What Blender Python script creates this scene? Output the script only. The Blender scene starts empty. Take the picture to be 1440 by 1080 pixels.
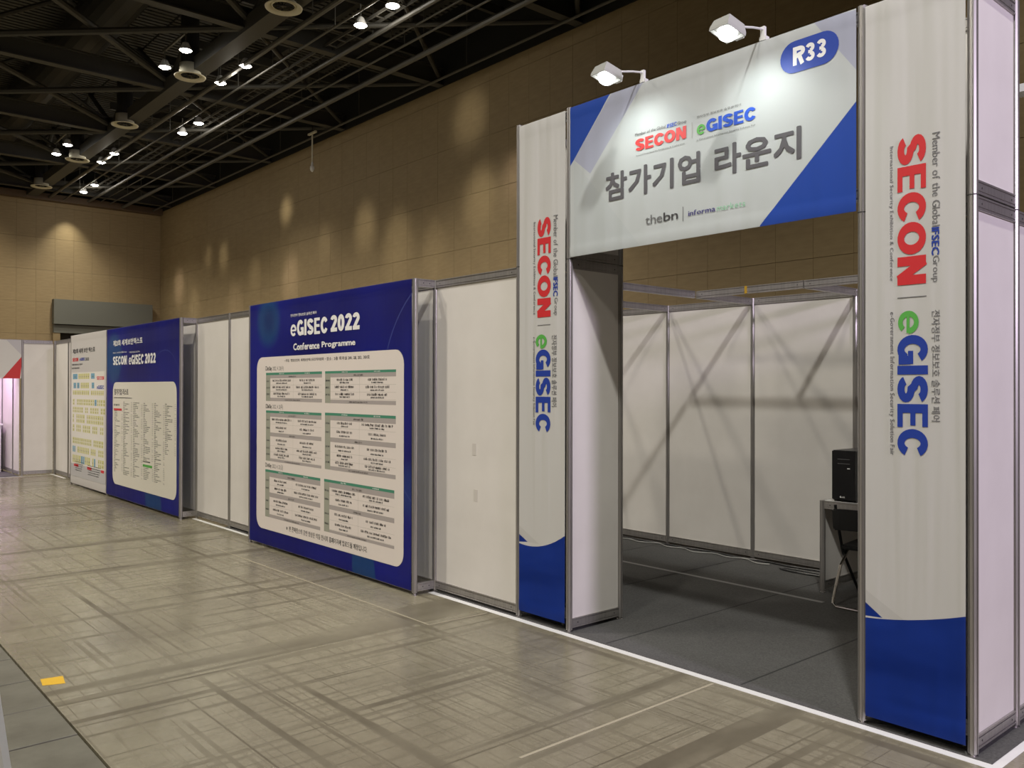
import bpy, bmesh, math, random
import numpy as np
from mathutils import Matrix, Vector
random.seed(7)
S = bpy.context.scene
COL = S.collection
PI = math.pi

# ------------------------------------------------------------------ camera
F_PX = 1197.67
YAW, PITCH, ROLL = -0.854605, 0.0044861, 0.0019358
CAM = Vector((1.51169, -4.03494, 1.63703))
cy, sy = math.cos(YAW), math.sin(YAW)
R0 = np.array([[cy, -sy, 0], [0, 0, -1], [sy, cy, 0]])
cp, sp = math.cos(PITCH), math.sin(PITCH)
Rp = np.array([[1, 0, 0], [0, cp, sp], [0, -sp, cp]])
cr, sr = math.cos(ROLL), math.sin(ROLL)
Rr = np.array([[cr, -sr, 0], [sr, cr, 0], [0, 0, 1]])
RC = Rr @ Rp @ R0
cd = bpy.data.cameras.new('camera'); cam = bpy.data.objects.new('camera', cd); COL.objects.link(cam)
cd.sensor_width = 36; cd.lens = 36 * F_PX / 1440; cd.clip_end = 200; cd.clip_start = 0.05
M = Matrix(((RC[0][0], -RC[1][0], -RC[2][0]), (RC[0][1], -RC[1][1], -RC[2][1]), (RC[0][2], -RC[1][2], -RC[2][2]))).to_4x4()
M.translation = CAM
cam.matrix_world = M
S.camera = cam
# ------------------------------------------------------------------ view, world, lights
S.view_settings.view_transform = 'Standard'; S.view_settings.look = 'None'
S.view_settings.gamma = 1; S.view_settings.use_curve_mapping = False
S.view_settings.exposure = 0.0
W = bpy.data.worlds.new('world'); S.world = W; W.use_nodes = True
W.node_tree.nodes['Background'].inputs[0].default_value = (0.9, 0.85, 0.8, 1)
W.node_tree.nodes['Background'].inputs[1].default_value = 0.02

def spot(loc, to, power, angle, blend=0.6, size=0.12, col=(1, 0.95, 0.86)):
    l = bpy.data.lights.new('spot', 'SPOT'); l.energy = power; l.spot_size = math.radians(angle)
    l.spot_blend = blend; l.shadow_soft_size = size; l.color = col
    o = bpy.data.objects.new('spot', l); COL.objects.link(o); o.location = loc
    d = Vector(to) - Vector(loc); o.rotation_euler = d.to_track_quat('-Z', 'Y').to_euler()
    return o

WARM = (1.0, 0.93, 0.81); COOL = (1.0, 0.985, 0.93); PINK = (0.88, 0.76, 1.0)
# hall floodlights outside the frame: same height and rhythm as those in view
for x, y, p in ((-8, -6.5, 1150), (-16, -6.5, 1000), (-25, -6.0, 900), (0, -7.5, 900), (-4, -12, 1200), (-20, -12, 1300)):
    spot((x, y, 8.6), (x, y + 1.5, 0), p, 150, 0.9, 0.3, WARM)
spot((1.6, -3.3, 8.6), (-1.6, -1.0, 0), 1500, 110, 0.9, 0.17, COOL)
spot((-6.5, -3.8, 8.6), (-9.0, -0.4, 1), 800, 110, 0.9, 0.10, WARM)  # added spot, brightens the far blue board and its side gap
spot((-12.5, -5.0, 8.6), (-15.5, -.3, 1), 900, 75, 0.9, 0.06, WARM)  # added spot, brightens the floor plan board and the far-left partitions
spot((7.5, -1.0, 4.2), (0, 0.2, 1.9), 1900, 60, 0.8, 0.35, PINK)  # unseen pinkish source on the right, set lower than the floodlights
# wall washers high on the long hall wall and the end wall
for x, z, p, an in ((-32.6, 5.6, 900, 9), (-31.0, 4.6, 600, 8), (-28.2, 6.3, 550, 8), (-29.6, 6.4, 350, 7), (-25.6, 5.4, 380, 8), (-20.8, 5.8, 380, 8), (-15.4, 5.0, 400, 8), (-27.2, 4.4, 500, 9), (-23.3, 7.2, 900, 8), (-23.0, 5.0, 1000, 9), (-18.6, 6.0, 700, 10), (-17.0, 5.4, 600, 11),
                  (-14.0, 7.9, 330, 14), (-13.6, 6.0, 600, 11), (-12.4, 6.2, 600, 9), (-10.5, 4.6, 350, 20), (-3.0, 4.0, 500, 40)):
    spot((x + .4, 4.4, 8.7), (x, 8.15, z), p * .42, an * 1.75, 1.0, 0.22, (1.0, 0.92, 0.74) if an != 9 else (1.0, .86, .84))
spot((-34.05, 4.6, 8.6), (-34.75, 4.6, 5.9), 150, 75, 1.0, 0.08, (1, 0.93, 0.74))
spot((-31.0, 0.4, 8.7), (-34.75, 0.4, 4.4), 500, 90, 1.0, 0.2, (1, 0.9, 0.72))

# ------------------------------------------------------------------ pixel -> plane helpers (real planes)
def ray(u, v):
    d = RC.T @ np.array([(u - 720) / F_PX, (v - 540) / F_PX, 1.0]); return d
def PY(u, v, y):
    d = ray(u, v); t = (y - CAM.y) / d[1]
    return (CAM.x + d[0] * t, CAM.z + d[2] * t)

# ------------------------------------------------------------------ materials
def mat(name, col, rough=0.5, metal=0.0, spec=0.5, emit=None, es=0):
    m = bpy.data.materials.new(name); m.use_nodes = True
    b = m.node_tree.nodes['Principled BSDF']
    b.inputs['Base Color'].default_value = (*col, 1); b.inputs['Roughness'].default_value = rough
    b.inputs['Metallic'].default_value = metal; b.inputs['Specular IOR Level'].default_value = spec
    if emit: b.inputs['Emission Color'].default_value = (*emit, 1); b.inputs['Emission Strength'].default_value = es
    return m
def nd(m, t, **k):
    n = m.node_tree.nodes.new(t)
    for a, v in k.items():
        if a.startswith('i_'): n.inputs[a[2:].replace('_', ' ')].default_value = v
        else: setattr(n, a, v)
    return n
def lk(m, a, b): m.node_tree.links.new(a, b)
def bsdf(m): return m.node_tree.nodes['Principled BSDF']
def math_(m, op, a, b=None, c=None, clamp=False):
    n = m.node_tree.nodes.new('ShaderNodeMath'); n.operation = op; n.use_clamp = clamp
    for i, x in enumerate((a, b, c)):
        if x is None: continue
        if isinstance(x, (int, float)): n.inputs[i].default_value = x
        else: lk(m, x, n.inputs[i])
    return n.outputs[0]
def coords(m, scale=(1, 1, 1), kind='Object', loc=(0, 0, 0)):
    t = nd(m, 'ShaderNodeTexCoord'); mp = nd(m, 'ShaderNodeMapping'); mp.inputs['Scale'].default_value = scale
    mp.inputs['Location'].default_value = loc
    lk(m, t.outputs[kind], mp.inputs[0]); return mp.outputs[0]
def noise(m, vec, sc, det=4, rough=0.55):
    n = nd(m, 'ShaderNodeTexNoise'); n.inputs['Scale'].default_value = sc; n.inputs['Detail'].default_value = det
    n.inputs['Roughness'].default_value = rough; lk(m, vec, n.inputs['Vector']); return n.outputs[0]
def ramp(m, fac, stops):
    r = nd(m, 'ShaderNodeValToRGB'); e = r.color_ramp.elements
    while len(e) < len(stops): e.new(0.5)
    for el, (p, c) in zip(e, stops): el.position = p; el.color = (*c, 1) if len(c) == 3 else c
    lk(m, fac, r.inputs[0]); return r.outputs[0]
def mix(m, fac, a, b, mode='MIX'):
    n = nd(m, 'ShaderNodeMix'); n.data_type = 'RGBA'; n.blend_type = mode
    for i, x in ((0, fac), (6, a), (7, b)):
        if isinstance(x, (int, float)): n.inputs[i].default_value = x
        elif isinstance(x, tuple): n.inputs[i].default_value = (*x, 1)
        else: lk(m, x, n.inputs[i])
    return n.outputs[2]
def bump(m, h, strength=0.3, dist=0.01):
    b = nd(m, 'ShaderNodeBump'); b.inputs['Strength'].default_value = strength; b.inputs['Distance'].default_value = dist
    lk(m, h, b.inputs['Height']); lk(m, b.outputs[0], bsdf(m).inputs['Normal'])
def setcol(m, c): lk(m, c, bsdf(m).inputs['Base Color'])
def vary(m, c0, c1, sc=2.0, st=(1, 1, 1), det=4):
    v = coords(m, st); n = noise(m, v, sc, det); setcol(m, ramp(m, n, [(0.3, c0), (0.7, c1)])); return n

ALU = mat('anodised_aluminium', (0.42, 0.40, 0.385), 0.38, 0.75)
v = coords(ALU, (40, 40, 1.5)); n_ = noise(ALU, v, 1.5, 3); setcol(ALU, ramp(ALU, n_, [(0.3, (0.38, 0.36, 0.345)), (0.7, (0.47, 0.45, 0.43))]))
GROOVE = mat('dark_groove', (0.05, 0.048, 0.045), 0.6)
PANEL = mat('white_laminate_panel', (0.6, 0.6, 0.57), 0.42)
n_ = vary(PANEL, (0.70, 0.668, 0.625), (0.75, 0.718, 0.675), 3.0); bump(PANEL, noise(PANEL, coords(PANEL, (1, 1, 1)), 9, 3), 0.12, 0.004)
def fabric(name, base, rough=0.55, amp=0.55):
    m = mat(name, base, rough, spec=.22)
    bump(m, noise(m, coords(m, (1, 1, 0.07)), 7, 2, 0.4), amp, 0.03)
    tl = nd(m, 'ShaderNodeBsdfTranslucent'); tl.inputs[0].default_value = (.75, .75, .8, 1)
    ms = nd(m, 'ShaderNodeMixShader'); ms.inputs[0].default_value = .22
    out = m.node_tree.nodes['Material Output']; lk(m, bsdf(m).outputs[0], ms.inputs[1]); lk(m, tl.outputs[0], ms.inputs[2]); lk(m, ms.outputs[0], out.inputs[0])
    return m
BAN = fabric('white_banner_fabric', (0.70, 0.69, 0.66))

HALL = mat('wood_fibre_wall_panel', (0.3, 0.23, 0.13), 0.6)
v = coords(HALL, (1, 1, 1)); a = noise(HALL, v, 0.35, 3); b = noise(HALL, coords(HALL, (1, 1, 6)), 3, 5)
c = ramp(HALL, a, [(0.3, (0.34, 0.25, 0.128)), (0.7, (0.40, 0.305, 0.165))])
setcol(HALL, mix(HALL, 0.5, c, ramp(HALL, b, [(0.3, (0.31, 0.228, 0.12)), (0.7, (0.43, 0.325, 0.18))])))
SEAM = mat('wall_joint', (0.18, 0.14, 0.085), 0.9)
DARK = mat('black_painted_deck', (0.018, 0.018, 0.016), 0.8)
STEEL = mat('grey_painted_steel', (0.062, 0.059, 0.050), 0.6)
PIPE = mat('grey_pipe', (0.13, 0.125, 0.11), 0.45, 0.2)
DUCT = mat('dark_duct', (0.035, 0.034, 0.032), 0.5, 0.3)
CREAM = mat('cream_enamel', (0.74, 0.70, 0.55), 0.45)
WHITEM = mat('white_enamel', (0.78, 0.78, 0.76), 0.35)
BLACK = mat('black_plastic', (0.012, 0.012, 0.013), 0.35)
CHROME = mat('chrome', (0.75, 0.72, 0.68), 0.16, 1.0)
SHUT = mat('grey_green_shutter', (0.185, 0.19, 0.165), 0.55)
VOID = mat('opening_shade', (0.03, 0.025, 0.018), 0.9)
GLOW = mat('lamp_glass', (1, 1, 1), 0.3, emit=(1.0, 0.96, 0.88), es=45)
GLOW2 = mat('lamp_glass_cool', (1, 1, 1), 0.3, emit=(0.97, 1.0, 0.98), es=5)
TAPE = mat('white_floor_tape', (0.80, 0.80, 0.78), 0.5)
OTAPE = mat('faded_cream_tape', (0.42, 0.38, 0.28), 0.6)
YEL = mat('yellow_tape', (0.75, 0.46, 0.03), 0.55)
CARP = mat('grey_carpet', (0.08, 0.08, 0.08), 0.95, spec=0.1)
v = coords(CARP); a = noise(CARP, v, 90, 4, 0.8); b = noise(CARP, v, 1.2, 3)
setcol(CARP, mix(CARP, 0.3, ramp(CARP, a, [(0.35, (0.07, 0.07, 0.07)), (0.65, (0.145, 0.143, 0.14))]), ramp(CARP, b, [(0.35, (0.08, 0.076, 0.07)), (0.65, (0.135, 0.133, 0.13))])))
bump(CARP, a, 0.5, 0.004)
PLATE = mat('green_grey_cover_plate', (0.15, 0.155, 0.12), 0.5)
a = noise(PLATE, coords(PLATE, kind='Generated'), 2.2, 6, 0.65); setcol(PLATE, ramp(PLATE, a, [(0.3, (0.12, 0.112, 0.085)), (0.7, (0.185, 0.18, 0.14))]))

# concrete: blotches plus a mesh of scuffed dark glue lines along and across the aisle
CONC = mat('worn_concrete', (0.28, 0.25, 0.18), 0.4)
def build_concrete(m):
    o = coords(m); sx = nd(m, 'ShaderNodeSeparateXYZ'); lk(m, o, sx.inputs[0])
    X, Yc = sx.outputs[0], sx.outputs[1]
    blot = noise(m, o, 0.55, 6, 0.62); fine = noise(m, o, 14, 6, 0.7); mid = noise(m, o, 2.6, 5, 0.6)
    base = ramp(m, blot, [(0.32, (0.165, 0.145, 0.093)), (0.5, (0.265, 0.242, 0.160)), (0.68, (0.37, 0.345, 0.242))])
    base = mix(m, 0.45, base, ramp(m, mid, [(0.3, (0.165, 0.147, 0.098)), (0.7, (0.34, 0.315, 0.222))]))
    base = mix(m, 0.25, base, ramp(m, fine, [(0.35, (0.16, 0.14, 0.10)), (0.65, (0.37, 0.34, 0.26))]))
    def lines(f, axis, width, seed, ma, mb_, wob):
        # straight hairlines where a 1-D noise crosses its middle, running on for metres, broken by a long mask
        c = nd(m, 'ShaderNodeCombineXYZ')
        A, B = (X, Yc) if axis == 0 else (Yc, X)
        lk(m, math_(m, 'ADD', math_(m, 'MULTIPLY', A, f), seed), c.inputs[0]); lk(m, math_(m, 'MULTIPLY', B, wob), c.inputs[1])
        n = noise(m, c.outputs[0], 1.0, 1, 0.5)
        dd = math_(m, 'ABSOLUTE', math_(m, 'SUBTRACT', n, 0.5))
        ln = math_(m, 'SUBTRACT', 1.0, math_(m, 'DIVIDE', dd, width), clamp=True)
        ln = math_(m, 'MULTIPLY', ln, 2.5, clamp=True)
        c2 = nd(m, 'ShaderNodeCombineXYZ'); lk(m, math_(m, 'MULTIPLY', A, ma), c2.inputs[0]); lk(m, math_(m, 'MULTIPLY', B, mb_), c2.inputs[1]); c2.inputs[2].default_value = seed
        mk = noise(m, c2.outputs[0], 1.0, 3, 0.6)
        mk = math_(m, 'MULTIPLY', math_(m, 'SUBTRACT', mk, 0.43), 6, clamp=True)
        return math_(m, 'MULTIPLY', ln, mk)
    l1 = lines(4.0, 0, 0.0095, 3.1, 2.2, 0.5, 0.012); l2 = lines(4.4, 1, 0.0095, 7.7, 2.2, 0.5, 0.012)
    l3 = lines(9.0, 0, 0.015, 13.0, 3.0, 0.8, 0.02); l4 = lines(10.0, 1, 0.015, 19.0, 3.0, 0.8, 0.02)
    l5 = lines(1.6, 0, 0.007, 31.0, 1.0, 0.3, 0.01); l6 = lines(1.5, 1, 0.008, 37.0, 1.0, 0.3, 0.01)
    L = math_(m, 'MAXIMUM', math_(m, 'MAXIMUM', l1, l2), math_(m, 'MULTIPLY', math_(m, 'MAXIMUM', l3, l4), 0.6))
    L = math_(m, 'MAXIMUM', L, math_(m, 'MULTIPLY', math_(m, 'MAXIMUM', l5, l6), 0.9))
    L = math_(m, 'MULTIPLY', L, math_(m, 'ADD', math_(m, 'MULTIPLY', mid, 0.9), 0.22))
    big = noise(m, o, 0.22, 3, 0.5)
    base = mix(m, math_(m, 'MULTIPLY', math_(m, 'SUBTRACT', big, 0.45), 5, clamp=True), base, mix(m, 0.5, base, (0.15, 0.12, 0.08)))
    col = mix(m, L, base, (0.085, 0.07, 0.045))
    # a few pale chips
    ch = math_(m, 'MULTIPLY', math_(m, 'SUBTRACT', noise(m, o, 7, 3, 0.7), 0.70), 20, clamp=True)
    col = mix(m, math_(m, 'MULTIPLY', ch, 0.35), col, (0.5, 0.47, 0.38))
    setcol(m, col)
    lk(m, math_(m, 'ADD', math_(m, 'MULTIPLY', blot, 0.30), math_(m, 'MULTIPLY_ADD', L, 0.25, 0.09)), bsdf(m).inputs['Roughness'])
    bump(m, math_(m, 'SUBTRACT', fine, L), 0.05, 0.004)
build_concrete(CONC)

RED = mat('print_red', (0.62, 0.022, 0.028), 0.5); BLUE = mat('print_blue', (0.012, 0.045, 0.33), 0.5)
BRIGHTBLUE = mat('print_bright_blue', (0.02, 0.09, 0.55), 0.5)
GREEN = mat('print_green', (0.10, 0.42, 0.07), 0.5); INK = mat('print_dark_grey', (0.05, 0.048, 0.05), 0.5)
GREY = mat('print_grey', (0.15, 0.15, 0.15), 0.5); LGREY = mat('print_light_grey', (0.45, 0.43, 0.41), 0.5)
WPRINT = mat('print_white', (0.84, 0.83, 0.81), 0.5); MINT = mat('print_pale_green', (0.30, 0.58, 0.38), 0.5)
INDIGO = mat('print_indigo', (0.06, 0.05, 0.20), 0.5); TGREEN = mat('print_table_green', (0.06, 0.25, 0.16), 0.5)
TGREY = mat('print_table_grey', (0.40, 0.36, 0.345), 0.5); TSAGE = mat('print_sage', (0.34, 0.345, 0.28), 0.5)
CREAMP = mat('print_cream_sheet', (0.76, 0.69, 0.64), 0.5)
MYEL = mat('print_map_yellow', (0.58, 0.56, 0.20), 0.5); MBLU = mat('print_map_blue', (0.13, 0.34, 0.46), 0.5)
SOFT = mat('print_soft_grey', (.21, .19, .18), .5)
PALE = mat('print_lavender', (0.52, 0.53, 0.62), 0.5)

# ------------------------------------------------------------------ object helpers
def empty(name, loc, rz=0, label=None, cat=None, group=None):
    o = bpy.data.objects.new(name, None); COL.objects.link(o); o.location = loc; o.rotation_euler = (0, 0, rz)
    o.empty_display_size = 0.1
    if label: o['label'] = label
    if cat: o['category'] = cat
    if group: o['group'] = group
    return o
def meshd(name, verts, faces, mats, fm=None):
    me = bpy.data.meshes.new(name); me.from_pydata([tuple(v) for v in verts], [], faces)
    for m in (mats if isinstance(mats, (list, tuple)) else [mats]): me.materials.append(m)
    if fm is not None: me.polygons.foreach_set('material_index', fm)
    me.update(); return me
def inst(name, me, parent=None, loc=(0, 0, 0), rot=(0, 0, 0), label=None, kind=None, smooth=False):
    o = bpy.data.objects.new(name, me); COL.objects.link(o)
    if parent: o.parent = parent
    o.location = loc; o.rotation_euler = rot
    if label: o['label'] = label
    if kind: o['kind'] = kind
    return o
class MB:
    def __init__(s): s.v = []; s.f = []; s.m = []
    def add(s, vs, fs, mi=0):
        k = len(s.v); s.v += [tuple(v) for v in vs]; s.f += [tuple(i + k for i in f) for f in fs]; s.m += [mi] * len(fs); return s
    def box(s, x0, x1, y0, y1, z0, z1, mi=0):
        vs = [(x, y, z) for z in (z0, z1) for y in (y0, y1) for x in (x0, x1)]
        return s.add(vs, [(0, 2, 3, 1), (4, 5, 7, 6), (0, 1, 5, 4), (2, 6, 7, 3), (0, 4, 6, 2), (1, 3, 7, 5)], mi)
    def tube(s, pts, r, n=8, mi=0, caps=True):
        pts = [Vector(p) for p in pts]; base = len(s.v); rings = []
        up = Vector((0, 0, 1))
        for i, p in enumerate(pts):
            d = (pts[min(i + 1, len(pts) - 1)] - pts[max(i - 1, 0)]).normalized()
            a = d.cross(up if abs(d.z) < 0.95 else Vector((0, 1, 0))).normalized(); b = d.cross(a).normalized()
            rr = r[i] if isinstance(r, (list, tuple)) else r
            rings.append([p + a * rr * math.cos(2 * PI * k / n) + b * rr * math.sin(2 * PI * k / n) for k in range(n)])
        vs = [q for rg in rings for q in rg]; fs = []
        for i in range(len(pts) - 1):
            for k in range(n):
                fs.append((i * n + k, i * n + (k + 1) % n, (i + 1) * n + (k + 1) % n, (i + 1) * n + k))
        if caps: fs += [tuple(range(n))[::-1], tuple((len(pts) - 1) * n + k for k in range(n))]
        return s.add(vs, fs, mi)
    def lathe(s, prof, n=24, c=(0, 0, 0), mi=0):
        vs = []; fs = []
        for r, z in prof: vs += [(c[0] + r * math.cos(2 * PI * k / n), c[1] + r * math.sin(2 * PI * k / n), c[2] + z) for k in range(n)]
        for i in range(len(prof) - 1):
            for k in range(n): fs.append((i * n + k, i * n + (k + 1) % n, (i + 1) * n + (k + 1) % n, (i + 1) * n + k))
        return s.add(vs, fs, mi)
    def prism(s, poly, axis, a, b, mi=0):
        # extrude a 2-D polygon along an axis (0: x with (y,z); 2: z with (x,y))
        n = len(poly)
        def P(p, t): return (t, p[0], p[1]) if axis == 0 else (p[0], p[1], t) if axis == 2 else (p[0], t, p[1])
        vs = [P(p, a) for p in poly] + [P(p, b) for p in poly]
        fs = [(k, (k + 1) % n, n + (k + 1) % n, n + k) for k in range(n)] + [tuple(range(n))[::-1], tuple(range(n, 2 * n))]
        return s.add(vs, fs, mi)
    def mesh(s, name, mats):
        me = meshd(name, s.v, s.f, mats, s.m)
        bm = bmesh.new(); bm.from_mesh(me); bmesh.ops.recalc_face_normals(bm, faces=bm.faces); bm.to_mesh(me); bm.free(); return me
    def build(s, name, mats, parent=None, **k): return inst(name, s.mesh(name, mats), parent, **k)
def smooth(o): o.data.polygons.foreach_set('use_smooth', [True] * len(o.data.polygons)); return o
def structure(o): o['kind'] = 'structure'; return o

# ------------------------------------------------------------------ printed lettering
T_ = 0.235
def arc(cx, cz, rx, rz, a0, a1, n=14):
    return [(cx + rx * math.cos(math.radians(a0 + (a1 - a0) * i / n)), cz + rz * math.sin(math.radians(a0 + (a1 - a0) * i / n))) for i in range(n + 1)]
h = T_ / 2
HEAVY = {
 'S': (0.70, [arc(.35, 1 - .285, .35 - h, .285 - h, 12, 270)[:-1] + arc(.35, .285, .35 - h, .285 - h, 90, -168)]),
 'E': (0.62, [[(h, 0), (h, 1)], [(h, 1 - .09), (.60, 1 - .09), .18], [(h, .515), (.57, .515), .17], [(h, .09), (.62, .09), .18]]),
 'C': (0.69, [arc(.38, .5, .38 - h, .5 - h, 32, 328, 22)]),
 'O': (0.80, [arc(.40, .5, .40 - h, .5 - h, 0, 360, 26)]),
 'N': (0.70, [[(h, 0), (h, 1)], [(.70 - h, 0), (.70 - h, 1)], [(h + .01, 1 - .02), (.70 - h - .01, .02)]]),
 'G': (0.77, [arc(.385, .5, .385 - h, .5 - h, 38, 325, 22), [(.42, .44), (.77, .44), .17], [(.77 - h * .9, .44), (.77 - h * .9, 0.04)]]),
 'I': (T_, [[(h, 0), (h, 1)]]),
 'e': (0.68, [arc(.34, .38, .34 - .085, .38 - .085, 0, 318, 22) + [.17], [(.10, .37), (.68 - .03, .37), .115]]),
 'R': (0.68, [[(h, 0), (h, 1)], [(h, 1 - h), (.40, 1 - h)] + arc(.40, .72, .22, .28 - h, 90, -90, 10)[1:] + [(h, .44)], [(.40, .46), (.58, 0)]]),
 '3': (0.60, [arc(.29, .73, .29 - h, .27 - h, 158, -85, 12) + [.2], arc(.29, .28, .30 - h, .28 - h, 88, -160, 12) + [.2], [(.19, .515), (.31, .515), .17]]),
 '2': (0.60, [arc(.30, .70, .30 - h, .30 - h, 170, -25, 12) + [(h + .02, h)], [(.02, h), (.60, h)]]),
 '0': (0.60, [arc(.30, .5, .30 - h, .5 - h, 0, 360, 24)]),
}
def stroke(pts, t):
    n = len(pts); closed = (abs(pts[0][0] - pts[-1][0]) < 1e-6 and abs(pts[0][1] - pts[-1][1]) < 1e-6)
    L = []; Rr_ = []
    for i in range(n):
        a = pts[i - 1] if i else (pts[-2] if closed else pts[0]); b = pts[i + 1] if i < n - 1 else (pts[1] if closed else pts[-1])
        p = pts[i]
        def nrm(u, w):
            dx, dz = w[0] - u[0], w[1] - u[1]; l = math.hypot(dx, dz) or 1; return (-dz / l, dx / l)
        if p == a: nx, nz = nrm(p, b); k = 1
        elif p == b: nx, nz = nrm(a, p); k = 1
        else:
            n1 = nrm(a, p); n2 = nrm(p, b); nx, nz = n1[0] + n2[0], n1[1] + n2[1]; l = math.hypot(nx, nz) or 1; nx /= l; nz /= l
            k = 1 / max(0.5, nx * n1[0] + nz * n1[1])
        L.append((p[0] + nx * t / 2 * k, p[1] + nz * t / 2 * k)); Rr_.append((p[0] - nx * t / 2 * k, p[1] - nz * t / 2 * k))
    vs = L + Rr_; fs = [(i, i + 1, n + i + 1, n + i) for i in range(n - 1)]
    return vs, fs
def heavy(s, gap=0.045):
    vs = []; fs = []; x = 0
    for ch in s:
        if ch == ' ': x += 0.25; continue
        w, st = HEAVY[ch]
        for li, p in enumerate(st):
            t = T_
            if isinstance(p[-1], float): t = p[-1]; p = p[:-1]
            v, f = stroke(p, t); k = len(vs)
            vs += [(a + x, b, li) for a, b in v]; fs += [tuple(i + k for i in q) for q in f]
        x += w + gap
    return vs, fs
GL = {}
def glyph(ch):
    if ch in GL: return GL[ch]
    c = bpy.data.curves.new('t', 'FONT'); c.body = ch; c.size = 1; c.resolution_u = 2; c.fill_mode = 'FRONT'
    o = bpy.data.objects.new('t', c); COL.objects.link(o); bpy.context.view_layer.update()
    dg = bpy.context.evaluated_depsgraph_get(); me = bpy.data.meshes.new_from_object(o.evaluated_get(dg))
    vs = [(v.co.x, v.co.y) for v in me.vertices]; fs = [tuple(p.vertices) for p in me.polygons]
    bpy.data.objects.remove(o); bpy.data.curves.remove(c); bpy.data.meshes.remove(me)
    GL[ch] = (vs, fs); return GL[ch]
def light_text(s, bold=0.0, gap=0.09, space=0.28):
    vs = []; fs = []; x = 0
    for ch in s:
        if ch == ' ': x += space; continue
        c = ord(ch); full = 33 <= c <= 126
        gv, gf = glyph(ch)
        if not gv: x += .3; continue
        x0 = min(a for a, b in gv); x1 = max(a for a, b in gv)
        if full: off = x - x0; adv = x1 - x0 + gap
        else: off = x; adv = 0.93
        sh = [(0, 0)] if bold == 0 else [(-bold * .7, -bold * .7), (bold * .7, -bold * .7), (bold * .7, bold * .7), (-bold * .7, bold * .7), (bold, 0), (0, bold)] if bold >= .03 else [(-bold, -bold * .5), (bold, bold * .5)]
        for li, (dx, dz) in enumerate(sh):
            k = len(vs); vs += [(a + off + dx, b + dz, li) for a, b in gv]; fs += [tuple(i + k for i in q) for q in gf]
        x += adv
    return vs, fs
class Print:
    """flat print on a plane y=const facing -y; layers a fraction of a mm proud of each other"""
    def __init__(s, y): s.y = y; s.v = []; s.f = []; s.m = []; s.mats = []; s.n = 0
    def mi(s, m):
        if m not in s.mats: s.mats.append(m)
        return s.mats.index(m)
    def put(s, vs2, fs, m, layer=1):
        k = len(s.v); s.n += 1
        yy = s.y - 0.0004 * layer
        s.v += [(q_[0], yy - (.0001 * q_[2] if len(q_) > 2 else 0), q_[1]) for q_ in vs2]; s.f += [tuple(i + k for i in f) for f in fs]; s.m += [s.mi(m)] * len(fs)
    def poly(s, pts, m, layer=1): s.put(pts, [tuple(range(len(pts)))], m, layer)
    def rect(s, x0, x1, z0, z1, m, layer=1): s.poly([(x0, z0), (x1, z0), (x1, z1), (x0, z1)], m, layer)
    def fit(s, g, box, m, layer=3, rot=False):
        """fit glyph outlines into box (x0,x1,z0,z1); rot: reads downwards, tops to the right"""
        vs, fs = g; x0, x1, z0, z1 = box
        a0 = min(q_[0] for q_ in vs); a1 = max(q_[0] for q_ in vs); b0 = min(q_[1] for q_ in vs); b1 = max(q_[1] for q_ in vs)
        out = []
        for a, b, li in vs:
            p = (a - a0) / (a1 - a0); q = (b - b0) / (b1 - b0)
            out.append((x0 + q * (x1 - x0), z1 - p * (z1 - z0), li) if rot else (x0 + p * (x1 - x0), z0 + q * (z1 - z0), li))
        s.put(out, fs, m, layer)
    def px(s, bl, tr):
        x0, z0 = PY(*bl, s.y); x1, z1 = PY(*tr, s.y); return (x0, x1, z0, z1)
    def build(s, name, parent, kind='stuff', label=None):
        o = parent.matrix_world.translation if False else parent.location
        P_ = parent
        off = Vector(P_.location)
        if P_.parent: off += Vector(P_.parent.location)
        me = meshd(name, [(a - off.x, b - off.y, c - off.z) for a, b, c in s.v], s.f, s.mats, s.m)
        return inst(name, me, parent, label=label, kind=kind)

# ------------------------------------------------------------------ modular stand system
U = 1.015                                   # module
def post_mesh(h, r=0.022, cache={}):
    if h in cache: return cache[h]
    poly = []
    for k in range(8):
        a = math.radians(45 * k)
        for da, rr in ((-15, r), (15, r), (17, r * .72), (28, r * .72)):
            poly.append((rr * math.cos(a + math.radians(da)), rr * math.sin(a + math.radians(da))))
    mb = MB().prism(poly, 2, 0.02, h); mb.lathe([(0.012, 0.02), (0.012, 0.008), (0.02, 0.008), (0.02, 0.0), (0.0, 0.0)], 12)
    cache[h] = mb.mesh('post', ALU); return cache[h]
def rail_mesh(L, cache={}):
    L = round(L, 3)
    if L in cache: return cache[L]
    fr = [(-.013, 0), (-.013, .008), (-.007, .009), (-.007, .015), (-.012, .016), (-.012, .047), (-.007, .048), (-.007, .054), (-.013, .055), (-.013, .063)]
    poly = fr + [(-y, z) for y, z in fr[::-1]]
    mb = MB().prism(poly, 0, 0.0, L)
    for x in (0.05, L - 0.05): mb.tube([(x, -.0125, .031), (x, -.0135, .031)], .005, 6, 1)
    cache[L] = mb.mesh('rail', [ALU, GROOVE]); return cache[L]
def board_mesh(w, h, cache={}):
    k = (round(w, 3), round(h, 3))
    if k not in cache: cache[k] = MB().box(0, k[0], -.002, .002, 0, k[1]).mesh('panel', PANEL)
    return cache[k]
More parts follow.
